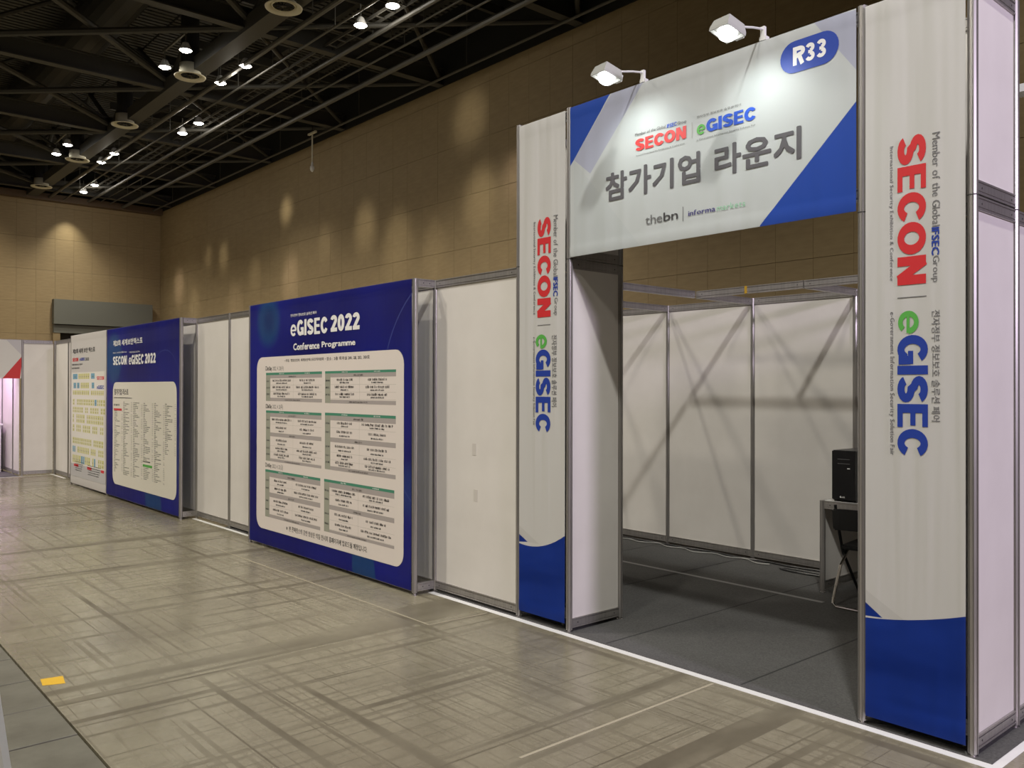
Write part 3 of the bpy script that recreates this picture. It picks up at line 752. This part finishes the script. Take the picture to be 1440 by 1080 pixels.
def table(px0, px1, vs_head, vgrey, rowsA, vmid, rowsB, vbot):
    y = -.22; ul = px0; x0 = PY(px0, 600, y)[0]; x1 = PY(px1, 600, y)[0]; Wd = x1 - x0
    Zp = lambda v: PY(px0, v, y)[1]
    zt, zh = Zp(vs_head[0]), Zp(vs_head[1]); zb = Zp(vbot[1]); xc = x0 + Wd * .085; xm = x0 + Wd * .515
    p.rect(x0, x1, zh, zt, TGREEN, 2); p.rect(x0, xc, zb, zh, TSAGE, 2)
    def cap(za, zb_, w): p.rect(xc, x1, zb_, za, TGREY, 2); scribble(p, (x0 + x1) / 2, zb_ + (za - zb_) * .28, w, (za - zb_) * .42, SOFT)
    for xx in ((xc + xm) / 2, (xm + x1) / 2): scribble(p, xx, zh + (zt - zh) * .25, .10, (zt - zh) * .5, WPRINT, 3)
    cap(zh, Zp(vgrey), .16); cap(Zp(vbot[0]), zb, .32)
    seqs = [rowsA]
    if vmid: cap(Zp(vmid[0]), Zp(vmid[1]), .12); seqs.append(rowsB)
    for sq in seqs:
        for a, b in zip(sq[:-1], sq[1:]):
            za, zb_ = Zp(a), Zp(b); hgt = za - zb_
            p.rect(xc, x1, zb_ - .0006, zb_ + .0006, TSAGE, 2)
            scribble(p, (x0 + xc) / 2, zb_ + hgt * .45, .07, .018, GREY)
            for ca, cb in ((xc, xm), (xm, x1)):
                wmx = (cb - ca) * .86; c_ = (ca + cb) / 2; w1 = random.uniform(.55, 1) * wmx
                if hgt > .125 and random.random() < .7:
                    scribble(p, c_, zb_ + hgt * .72, w1, .023, SOFT); scribble(p, c_, zb_ + hgt * .47, w1 * .7, .023, SOFT); scribble(p, c_, zb_ + hgt * .2, w1 * .5, .016, GREY)
                else:
                    scribble(p, c_, zb_ + hgt * .52, w1, .023, SOFT); scribble(p, c_, zb_ + hgt * .16, w1 * random.uniform(.4, .7), .016, GREY)
    p.rect(xm - .0007, xm + .0007, zb, zh, TSAGE, 3)
table(373.9, 452.6, (524.4, 527.6), 532.2, (532.2, 541.5, 550.4, 559.3), None, None, (559.3, 563.7))
table(457, 556.8, (522.1, 525.4), 530.8, (531.3, 540.8, 550.8, 560.4), None, None, (561.7, 566.7))
table(374, 452, (577, 580.3), 585.6, (585.6, 595.6, 607.6), (607.6, 612.7), (612.7, 625.6, 634.4, 643.2), (643.7, 647.4))
table(457, 556.6, (580.2, 583.9), 590.4, (590.4, 600.6, 614.4), (614.4, 620.5), (620.5, 634.8, 645.5, 654.3), (654.3, 659.4))
table(373.3, 450.7, (659.7, 663), 669.4, (669.4, 680.6, 691.2), (691.2, 697.2), (697.2, 709.3, 721.3), (721.5, 725.8))
table(456, 554.8, (673.3, 677), 683.9, (684.4, 694.4, 708.3), (708.3, 714.4), (714.4, 728.9, 742.2), (742.8, 746.7))
for s1, s2, bl, tr_ in (('□ 1st Day', '2022. 4. 20(수)', (373.7, 522.8), (399, 518)), ('□ 2nd Day', '2022. 4. 21(목)', (374, 575.6), (398, 572)), ('□ 3rd Day', '2022. 4. 22(금)', (373.3, 658.0), (398, 657))):
    x0, x1, z0, z1 = p.px(bl, tr_); xm = x0 + (x1 - x0) * .40; z1 = z0 + .055
    p.fit(light_text(s1, .03), (x0, xm - .02, z0, z1), INK); p.fit(light_text(s2, 0), (xm, x1, z0, z1), GREY)
p.build('printed_programme', f1)

# --- exhibitor list board
t2 = board('display_board', -12, -9, 'far blue board with white exhibitor list panel beside the floor plan board', left_side=False)
m = blue_print(t2, 'exhibitor_print', [((160, 505), .42, (.015, .09, .22), .7), ((257, 640), .4, (.02, .05, .22), .5)], [[(203, 690), (225, 697), (228, 730), (206, 722)]], [((231, 560), .62)])
f2 = banner(t2, -12 * U + .022, -9 * U - .022, .035, 2.497, -.218, m, .09, nx=60)
p = Print(-.2195)
xa, za = PY(158.8, 537.2, -.22); xb, zb = PY(248.6, 537, -.22); zc = PY(158.8, 680, -.22)[1]; zd = PY(248.3, 704, -.22)[1]
p.poly(rrect(xa, xb, (zc + zd) / 2, (za + zb) / 2, .14), mat('print_warm_white', (.72, .69, .59), .5), 1)
p.fit(light_text('제21회 세계보안엑스포', .03), p.px((159.4, 487.5), (200.6, 473.5)), WPRINT)
p.fit(heavy('SECON', .07), p.px((159, 514.0), (178.2, 499.5)), WPRINT); p.fit(heavy('eGISEC', .07), p.px((181.3, 513), (202, 497.5)), WPRINT); p.fit(heavy('2022', .05), p.px((203.8, 511.2), (219, 495.7)), WPRINT)
p.rect(*p.px((179.5, 513.6), (179.7, 500)), WPRINT)
G_MEM = light_text('Member of the Global IFSEC Group', .02)
p.fit(G_MEM, p.px((159, 497.9), (178, 493.5)), WPRINT); p.fit(G_KR, p.px((182, 496.8), (196.3, 492.8)), WPRINT)
p.fit(light_text('참가기업 리스트', .03), p.px((160.9, 555.3), (180.7, 546.7)), INK)
x0, x1, z0, z1 = p.px((160.6, 559.2), (185.6, 559.2)); p.rect(x0, x1, z0 - .005, z0 + .005, INK)
for u, vt, vb in ((160.9, 578, 664), (173.6, 566, 669), (187.5, 567, 672), (201.9, 568, 650), (201.9, 658.5, 675), (217.1, 568, 679), (232.4, 569, 640)):
    x, zt = PY(u, vt, -.22); zb = PY(u, vb, -.22)[1]; z = zt
    while z > zb:
        w = random.choice((.06, .10, .14, .2, .26)); scribble(p, x, z, w, .013, GREY, 3, 'l')
        if random.random() < .8: scribble(p, x + .34, z, .05, .011, LGREY, 3, 'l')
        z -= .0245
x0, x1, z0, z1 = p.px((160.2, 576), (171.3, 576)); p.rect(x0, x1, z0 - .01, z0 + .022, RED, 3); scribble(p, x0, z0 + .06, .26, .03, GREY, 3, 'l')
x0, x1, z0, z1 = p.px((200.9, 654), (214, 654)); p.rect(x0, x1, z0 - .02, z0 + .014, GREEN, 3); scribble(p, x0, z0 + .045, .3, .02, GREY, 3, 'l')
p.build('printed_list', f2)

# --- floor plan board
t3 = board('display_board', -14, -12, 'white board with yellow and blue hall floor plan at the far end', right_side=False)
m = fabric('floor_plan_print', (.68, .65, .62), .5, .2)
f3 = banner(t3, -14 * U + .022, -12 * U - .022, .035, 2.497, -.218, m, .10, nx=40)
p = Print(-.2195); xl, xrr = -14 * U + .03, -12 * U - .03; Wd = xrr - xl
def zv(v, u=104): return PY(u, v, -.22)[1]
p.rect(xl + .02, xrr - .05, zv(651.5), zv(524), mat('print_plan_sheet', (.74, .71, .65), .5), 1)
p.rect(xl, xrr, .16, zv(651.5), mat('print_plan_foot', (.50, .49, .49), .5), 1)
p.fit(light_text('제21회 세계 보안 엑스포', .03), p.px((102.6, 497.8), (133.7, 487.2)), INK)
p.fit(heavy('SECON', .06), p.px((102.2, 508.9), (110, 502.8)), RED); p.fit(heavy('eGISEC', .06), p.px((111.9, 507.6), (119.5, 502.6)), BLUE); p.fit(heavy('2022', .05), p.px((120, 507.2), (125.2, 502.4)), GREY)
scribble(p, xl + .06, zv(514), .62, .03, GREY, 3, 'l'); scribble(p, xl + .06, zv(519), .45, .03, GREY, 3, 'l')
rows_ = [(525.9, 533.3, 6, 'b......b'), (538.3, 546, 8, 'bb......b'), (549, 555, 0, ''), (561, 569, 0, ''), (572, 579.5, 0, ''), (582, 593.5, 0, ''), (596.5, 606, 0, ''), (614.6, 623, 0, ''), (626.6, 635, 0, ''), (639, 649.5, 0, '')]
for i, (va, vb, _, pat) in enumerate(rows_):
    za, zb = zv(va), zv(vb); hgt = za - zb
    if i == 0: cells_ = [(.06, .20, 'b')] + [(.23 + .055 * k, .275 + .055 * k, 'y') for k in range(6)] + [(.60, .70, 'b')]
    elif i == 1: cells_ = [(.08, .16, 'b'), (.19, .26, 'b')] + [(.30 + .05 * k, .34 + .05 * k, 'y') for k in range(5)] + [(.62, .69, 'b')]
    else:
        cells_ = []; x = .06
        while x < .94:
            w = random.choice((.035, .035, .05)); 
            if .54 < x < .58: x = .60
            if random.random() < .92: cells_.append((x, x + w, 'b' if (i == 9 and .28 < x < .42) or (i == 8 and x < .15) or (i == 3 and .68 < x < .73) or (i == 9 and .66 < x < .70) else 'y'))
            x += w + .014
    for a, b, c_ in cells_:
        mm = MBLU if c_ == 'b' else MYEL; x0, x1 = xl + a * Wd, xl + b * Wd
        if i >= 3 and c_ == 'y' and (i < 8 or a > .7):
            p.rect(x0, x1, zb, zb + hgt * .44, mm, 2); p.rect(x0, x1, zb + hgt * .52, za, mm, 2)
            for zz in (.18, .68): p.rect(x0 + (x1 - x0) * .3, x0 + (x1 - x0) * .7, zb + hgt * zz, zb + hgt * (zz + .07), GREY, 3)
        else:
            p.rect(x0, x1, zb, za, mm, 2); p.rect(x0 + (x1 - x0) * .3, x0 + (x1 - x0) * .7, zb + hgt * .35, zb + hgt * .5, GREY, 3)
p.fit(heavy('SECON', .06), (xl + .76 * Wd, xl + .98 * Wd - .05, zv(535), zv(530)), RED); p.fit(heavy('eGISEC', .06), (xl + .76 * Wd, xl + .98 * Wd - .05, zv(547), zv(542)), BLUE)
for a, b in ((.10, .24), (.5, .62), (.88, .96)): p.rect(xl + a * Wd, xl + b * Wd, zv(655), zv(651.5), RED, 3)
for k in range(5): scribble(p, xl + .14 * Wd, .40 - .035 * k, .5 - .03 * k, .018, GREY, 3, 'l'); scribble(p, xl + .52 * Wd, .38 - .035 * k, .72 - .03 * k, .018, GREY, 3, 'l')
p.build('printed_floor_plan', f3)

# ================================================================== FAR LEFT BOOTH
XL = -16.15
pw = empty('partition_wall', (XL, -.28, 0), 0, 'white partition bay right of the booth with red and white banner', 'partition')
bay(pw, XL, -.56, PI / 2, .52); posts(pw, [(XL, -.56), (XL, -.02)])
fb_ = empty('far_booth', (XL - .7, -1.6, 0), 0, 'small far booth with purple lit interior at the left edge', 'booth')
bay(fb_, XL - .02 - .5, -.60, 0, .5); posts(fb_, [(XL - .52, -.60), (XL, -2.6), (XL - 1.5, -.6), (XL - 1.5, -2.6)])
bay(fb_, XL - 1.5, -.60, 0, .98)
for y in (-2.6, -1.6): bay(fb_, XL - 1.5, y, PI / 2, 1.0)
bay(fb_, XL, -2.6, PI / 2, 2.04, .03, 2.5, False, bottom=False)
MB().box(XL - 1.5 + 16.85, XL + 16.85, -1.0, 1.0, 0, .005).build('booth_carpet', CARP, fb_)
m = mat('far_banner_print', (.6, .58, .56), .5); s_ = nd(m, 'ShaderNodeSeparateXYZ'); lk(m, coords(m), s_.inputs[0]); Yo, Zo = s_.outputs[1], s_.outputs[2]
k = halfmask(m, Yo, Zo, [(-.62 + 1.6, 1.6), (-.56 + 1.6, 2.21), (-.95 + 1.6, 1.70), (-.93 + 1.6, 1.6)])
k2 = halfmask(m, Yo, Zo, [(-.92 + 1.6, 2.6), (-.5 + 1.6, 2.6), (-.5 + 1.6, 2.2), (-.56 + 1.6, 2.2)])
setcol(m, mix(m, k, mix(m, k2, (.62, .60, .57), (.50, .48, .50)), (.55, .03, .03)))
mb = MB().box(XL + .022 + 16.85, XL + .026 + 16.85, -1.0, 1.02, 1.79, 2.49); mb.build('banner_fabric', m, fb_, label='white header banner with red corner')
MB().box(XL - 1.45 + 16.85, XL - 1.1 + 16.85, -.9, .9, .005, .9).box(XL - 1.47 + 16.85, XL - 1.07 + 16.85, -.93, .93, .9, .93).build('counter', WHITEM, fb_)
spot((XL - .45, -1.2, 2.35), (XL - 1.4, -1.0, 1.0), 90, 140, .9, .1, (.86, .52, 1.0))
MB().box(-.06, .06, -.3, .3, -.02, .02).build('light_bar', mat('violet_tube', (1, 1, 1), .4, emit=(.8, .5, 1), es=3), fb_, loc=(.25, .4, 2.42))

# ================================================================== THINGS
LAMPM = mat('lamp_housing_enamel', (.42, .42, .40), .45)
# header spotlights
def arm_spot(cx, cz, label, hy=-.33, rz=0, group='arm spotlights on the header'):
    t = empty('arm_spotlight', (cx, 0, cz), rz, label, 'lamp', group)
    MB().box(-.012, .012, -.014, .006, .0, .075).box(-.02, .02, -.012, .022, .0, .022).build('clamp', WHITEM, t)
    MB().tube([(0, -.008, .062), (0, -.10, .045), (0, hy + .07, .005)], .006, 8).build('arm', WHITEM, t)
    hd_ = empty('lamp_head', (0, hy, -.035)); hd_.parent = t; hd_.rotation_euler = (math.radians(-14), 0, math.radians(-6))
    tp_ = [(-.052, -.058), (.052, -.058), (.052, .058), (-.052, .058)]; bt = [(-.062, -.070), (.062, -.070), (.062, .070), (-.062, .070)]
    vs = [(x, y, .045) for x, y in tp_] + [(x, y, .0) for x, y in bt] + [(x, y, -.018) for x, y in bt] + [(x * .93, y * .93, -.018) for x, y in bt] + [(x * .8, y * .8, -.006) for x, y in bt]
    fs = [(0, 1, 2, 3)]
    for r in range(4):
        for i in range(4): fs.append((r * 4 + i, r * 4 + (i + 1) % 4, r * 4 + 4 + (i + 1) % 4, r * 4 + 4 + i))
    fs.append((16, 17, 18, 19))
    MB().add(vs, fs).build('housing', LAMPM, hd_)
    MB().box(-.025, .025, .062, .10, .0, .04).build('driver_box', WHITEM, hd_)
    smooth(MB().lathe([(.052, -.006), (.050, -.022), (.040, -.040), (.022, -.052), (.001, -.056)], 20).build('lens', GLOW2, hd_))
    return t
arm_spot(-1.90, 3.512, 'left of the two white arm spotlights clamped over the header banner')
arm_spot(-1.06, 3.512, 'right of the two white arm spotlights, nearest the R33 badge')
for x in (-1.90, -1.06):
    spot((x, -.335, 3.425), (x + .05, .0, 2.85), 15, 130, .9, .05, (.92, 1, .97))
d = ray(1442, 127); t_ = (0.75 - CAM.y) / d[1]; pp = (CAM.x + d[0] * t_, .75, CAM.z + d[2] * t_)
# third one beside the right column, seen edge on
ta = empty('arm_spotlight', (0.0, .95, 2.5), 0, 'small arm spotlight poking out right of the right banner column', 'lamp')
MB().tube([(0, 0, 0), (0, 0, pp[2] - 2.5 + .05)], .01, 8).build('upright', WHITEM, ta)
MB().tube([(0, 0, pp[2] - 2.5 + .05), (pp[0], -.2, pp[2] - 2.5 + .02)], .008, 8).build('arm', BLACK, ta)
MB().box(pp[0] - .035, pp[0] + .06, -.26, -.16, pp[2] - 2.52, pp[2] - 2.48).build('housing', WHITEM, ta)

# ceiling diffusers
dif = []
def diffuser(x, y, label, z=8.72):
    t = empty('air_diffuser', (x, y, z), 0, label, 'diffuser', 'round air diffusers along the main beam')
    smooth(MB().lathe([(.345, 0), (.335, -.02), (.25, .02), (.235, .05), (.235, .27), (.225, .27), (.225, .03), (.20, .02)], 28).build('nozzle', CREAM, t))
    mb = MB()
    for k in range(10):
        a = 2 * PI * k / 10; mb.tube([(.03 * math.cos(a), .03 * math.sin(a), .04), (.22 * math.cos(a + .3), .22 * math.sin(a + .3), .04)], .012, 4)
    mb.lathe([(.05, .06), (.05, .02), (.0, .015)], 12); mb.build('vanes', BLACK, t, kind='stuff')
    MB().tube([(0, 0, .25), (0, 0, 1.60)], .2, 16).build('duct', DUCT, t)
for x, l in ((-13.25, 'air diffuser cut by the top edge of the photo'), (-17.95, 'second cream air diffuser from the top edge, beside two bright lamps'), (-22.7, 'third cream air diffuser from the top edge'), (-27.4, 'fourth cream air diffuser from the top edge, beside two lamps'), (-32.1, 'farthest cream air diffuser, near the end wall')):
    diffuser(x, 3.15, l)

# ceiling floodlights
def flood(x, y, z, label, pw_=520, rail=None, real=True):
    t = empty('ceiling_floodlight', (x, y, z), 0, label, 'lamp', 'bright ceiling floodlights')
    MB().lathe([(.05, .16), (.07, .14), (.13, .0), (.14, -.01), (.128, -.01), (.11, .02), (.0, .04)], 16).build('reflector', WHITEM, t)
    smooth(MB().lathe([(.115, -.008), (.08, -.035), (.03, -.05), (.0, -.052)], 16).build('lens', GLOW, t))
    MB().tube([(0, 0, .15), (0, 0, .42)], .015, 6).build('stem', PIPE, t)
    if real: spot((x, y, z - .08), (x, y - .15, 0), pw_, 125, .9, .12, WARM)
names = {2.63: 'left of main beam', 4.0: 'on the pipe', 4.75: 'over the lit cable tray'}
L_ = [(-18.08, 2.63, 'lower of two bright lamps left of the second diffuser'), (-16.8, 2.63, 'upper of two bright lamps left of the second diffuser'),
      (-18.23, 3.97, 'left lamp of the pair on the pipe right of the second diffuser'), (-16.81, 3.97, 'right lamp of the pair on the pipe right of the second diffuser'),
      (-22.85, 4.75, 'left lamp of the mid-ceiling pair over the bright cable tray'), (-21.64, 4.75, 'right lamp of the mid-ceiling pair over the bright cable tray'),
      (-27.61, 2.6, 'left lamp of the pair beside the fourth diffuser'), (-26.28, 2.6, 'right lamp of the pair beside the fourth diffuser'),
      (-26.35, 3.93, 'upper lamp on the pipe right of the fourth diffuser'), (-27.72, 3.93, 'lower lamp on the pipe right of the fourth diffuser'),
      (-32.62, 4.66, 'left lamp of the farthest pair near the end wall'), (-31.18, 4.66, 'right lamp of the farthest pair near the end wall'),
      (-13.24, 4.79, 'lamp left of the topmost pair, above the bare hall wall'), (-12.08, 4.79, 'lamp at the very top edge of the photo')]
for i, (x, y, l) in enumerate(L_): flood(x, y, 8.85, l, 420)
for x, y in ((-22.2, 4.75), (-12.7, 4.79), (-17.5, 4.0), (-27.0, 3.95), (-31.9, 4.66)):
    l = bpy.data.lights.new('lamp_spill', 'POINT'); l.energy = 12; l.shadow_soft_size = .12; l.color = WARM
    o = bpy.data.objects.new('lamp_spill', l); COL.objects.link(o); o.location = (x, y, 8.72)
# bracket rails of the lamp pairs
rb = MB()
for xa, xb, y in ((-18.2, -16.6, 2.63), (-27.8, -26.1, 2.6)): rb.box(xa, xb, y - .02, y + .02, 9.2, 9.25)
rb.build('lamp_bracket', PIPE, ceil, kind='stuff')
# hanging rod with sensor
d = ray(439, 240); t_ = (7.45 - CAM.y) / d[1]; px_ = CAM.x + d[0] * t_; zb = CAM.z + d[2] * t_
hs = empty('hanging_sensor', (px_, 7.45, 8.8), 0, 'thin cream rod with small white device hanging before the hall wall', 'device')
MB().tube([(0, 0, 0), (0, 0, zb - 8.8 + .25)], .022, 8).build('rod', CREAM, hs)
MB().tube([(0, 0, 0), (0, 0, 1.9)], .012, 6).build('hanger_rod', DUCT, hs)
MB().box(-.22, .22, -.03, .03, -.02, .03).build('cross_bar', CREAM, hs)
smooth(MB().lathe([(.02, .25), (.03, .2), (.035, .14), (.06, .11), (.065, .05), (.05, 0), (.02, -.03), (.0, -.04)], 14).build('device_body', WHITEM, hs, loc=(0, 0, zb - 8.8)))

# desk
dk = empty('counter_desk', (-1.5, 2.65, .0065), 0, 'white topped aluminium frame counter desk carrying the black computer', 'desk')
dz = .735
def dpost(x, y): inst('post', post_mesh(dz), dk, (x + 1.5, y - 2.65, 0))
for x in (-2.0, -.98):
    for y in (2.32, 2.98): dpost(x, y)
for x in (-2.0, -.98): bay(dk, x, 2.32, PI / 2, .66, .03, dz)
bay(dk, -2.0, 2.98, 0, 1.02, .03, dz, False); bay(dk, -2.0, 2.32, 0, 1.02, .03, dz, False, bottom=False)
MB().box(-.49, .50, -.315, .315, dz - .012, dz + .002).build('desk_top', WHITEM, dk)
# computer
pc = empty('desktop_computer', (-1.825, 2.55, dz + .0086), 0, 'black desktop computer tower standing on the counter desk', 'computer')
mb = MB().box(-.10, .10, -.22, .22, .012, .405); ob = mb.build('case', BLACK, pc)
bm = bmesh.new(); bm.from_mesh(ob.data); bmesh.ops.bevel(bm, geom=bm.edges[:], offset=.006, segments=2, affect='EDGES'); bm.to_mesh(ob.data); bm.free()
MB().box(-.097, .097, -.226, -.218, .02, .40).build('front_bezel', mat('gloss_black', (.01, .01, .011), .2), pc)
for x in (-.08, .08): MB().box(x - .012, x + .012, -.2, .2, 0, .012).build('foot', BLACK, pc)
MB().box(-.05, .05, -.2275, -.226, .30, .303).box(-.05, .05, -.2275, -.226, .335, .338).build('drive_slot', GREY, pc)
MB().box(.03, .052, -.2278, -.226, .262, .268).build('status_light', WPRINT, pc)
p = Print(2.3235)
xo, zo = -1.825, dz + .006
p.fit(heavy('G', .05), (xo - .032, xo - .018, zo + .035, zo + .049), WPRINT, 1); p.fit(light_text('LG', .03), (xo - .013, xo + .008, zo + .036, zo + .048), WPRINT, 1)
p.build('logo', pc)
# folding chair
ch = empty('folding_chair', (-1.50, 2.15, .0065), 0, 'black folding chair with chrome legs tucked at the counter desk', 'chair')
DKM = mat('dark_steel_tube', (.03, .03, .032), .35, .6)
for s_ in (-1, 1):
    x = s_ * .21
    MB().tube([(x, -.17, .76), (x, -.16, .70), (x, -.06, .40), (x, .22, .02)], .011, 10).build('front_leg', DKM, ch)
# chrome rear U frame
pts = [(-.19, .03, .45), (-.205, -.10, .30), (-.215, -.19, .06), (-.21, -.205, .03), (-.18, -.212, .012), (.18, -.212, .012), (.21, -.205, .03), (.215, -.19, .06), (.205, -.10, .30), (.19, .03, .45)]
MB().tube(pts, .0115, 10).build('rear_frame', CHROME, ch, label='chrome rear leg frame')
MB().tube([(-.21, .20, .045), (.21, .20, .045)], .009, 8).build('stretcher', DKM, ch)
for s_ in (-1, 1): MB().tube([(s_ * .20, .0, .44), (s_ * .205, -.055, .38)], .017, 8).build('hinge', BLACK, ch)
def pad(name, w, h_, th, par, loc, rot, curve=0):
    bm = bmesh.new(); bmesh.ops.create_grid(bm, x_segments=8, y_segments=4, size=.5)
    for v_ in bm.verts: v_.co = Vector((v_.co.x * w, v_.co.y * h_, -curve * (2 * v_.co.x) ** 2))
    r = bmesh.ops.extrude_face_region(bm, geom=bm.faces[:])
    for g in r['geom']:
        if isinstance(g, bmesh.types.BMVert): g.co.z += th
    bmesh.ops.recalc_face_normals(bm, faces=bm.faces)
    bmesh.ops.bevel(bm, geom=[e for e in bm.edges if e.calc_face_angle(0) > 1], offset=th * .4, segments=2, affect='EDGES')
    me = bpy.data.meshes.new(name); bm.to_mesh(me); bm.free(); me.materials.append(BLACK)
    return inst(name, me, par, loc, rot)
pad('seat', .38, .36, .035, ch, (0, .04, .44), (math.radians(4), 0, 0))
pad('backrest', .42, .16, .025, ch, (0, -.165, .66), (math.radians(97), 0, 0), -.03)

# cables along the back wall
def cable(pts, r, m, label):
    o = MB().tube(pts, r, 6).build('cable', m); o['label'] = label; o['category'] = 'cable'; return o
def wob(x0, x1, y, amp, n=40, z=.017, ph=0):
    return [(x0 + (x1 - x0) * i / n, y + amp * math.sin(i * .9 + ph) + amp * .6 * math.sin(i * .37 + 1.3 * ph), z) for i in range(n + 1)]
cable(wob(-5.6, -2.05, 2.99, .012), .009, BLACK, 'black power cable lying along the foot of the lounge back wall')
cable(wob(-4.9, -2.85, 2.92, .035, ph=2), .005, mat('cable_white', (.4, .4, .38), .5), 'white cable lying along the foot of the lounge back wall')
pts = []
for i in range(60):
    a = i / 59 * 2 * PI * 2.5; pts.append((-2.40 + .30 * math.cos(a) + .02 * i / 59, 2.84 + .045 * math.sin(a) + .01 * math.sin(a * 1.7), .016 + .006 * (i % 12) / 12))
cable(pts, .008, BLACK, 'black cable coiled in loops beside the counter desk')

# floor marks
def strip(name, x0, y0, x1, y1, w, m, label, cat):
    dx, dy = x1 - x0, y1 - y0; l = math.hypot(dx, dy); nx_, ny_ = -dy / l * w / 2, dx / l * w / 2
    poly = [(x0 + nx_, y0 + ny_), (x1 + nx_, y1 + ny_), (x1 - nx_, y1 - ny_), (x0 - nx_, y0 - ny_)]
    o = MB().prism(poly, 2, .0003, .0015).build(name, m); tag(o, label, cat); return o
strip('old_tape', -1.31, -1.53, -1.32, -.09, .016, OTAPE, 'faded cream tape strip running across the aisle before the entrance', 'tape')
strip('old_tape', -7.2, -.62, -3.3, -.60, .01, OTAPE, 'long thin cream tape line on the concrete before the programme board', 'tape')
strip('old_tape', -3.3, -.60, -3.28, -.10, .01, OTAPE, 'short cream tape line meeting the white tape by the left column', 'tape')
ys = MB().prism([(-3.82, -2.89), (-3.70, -2.905), (-3.66, -2.80), (-3.80, -2.78)], 2, .0003, .0015).build('yellow_tape', YEL)
tag(ys, 'small yellow tape square on the concrete by the floor cover plates', 'tape')

# leaning white sign board at the lower left corner
def at(u, v, Z):
    c = np.array([(u - 720) / F_PX * Z, (v - 540) / F_PX * Z, Z]); w = RC.T @ c; return Vector((CAM.x + w[0], CAM.y + w[1], CAM.z + w[2]))
a = at(16, 1080, 1.5); b = at(0, 975, 1.5); dirv = (b - a).normalized()
foot = a + dirv * (-a.z / dirv.z); top = a + dirv * ((1.30 - a.z) / dirv.z)
left = Vector((-cy, sy, 0)).normalized()
sg = empty('sign_stand', foot, 0, 'white leaning sign board just entering the lower left corner', 'sign')
n_ = (top - foot).cross(left).normalized()
c4 = [foot, top, top + left * .55, foot + left * .55]
vs = [p_ - foot for p_ in c4] + [p_ - foot + n_ * .02 for p_ in c4]
MB().add(vs, [(0, 1, 2, 3), (7, 6, 5, 4), (0, 4, 5, 1), (1, 5, 6, 2), (2, 6, 7, 3), (3, 7, 4, 0)]).build('sign_panel', WHITEM, sg)
bk = n_ * (-.0 if n_.y < 0 else .0)
back = Vector((RC[2][0], RC[2][1], 0)).normalized()
MB().tube([top - foot + left * .27, left * .27 + back * .35], .012, 8).build('prop', BLACK, sg)
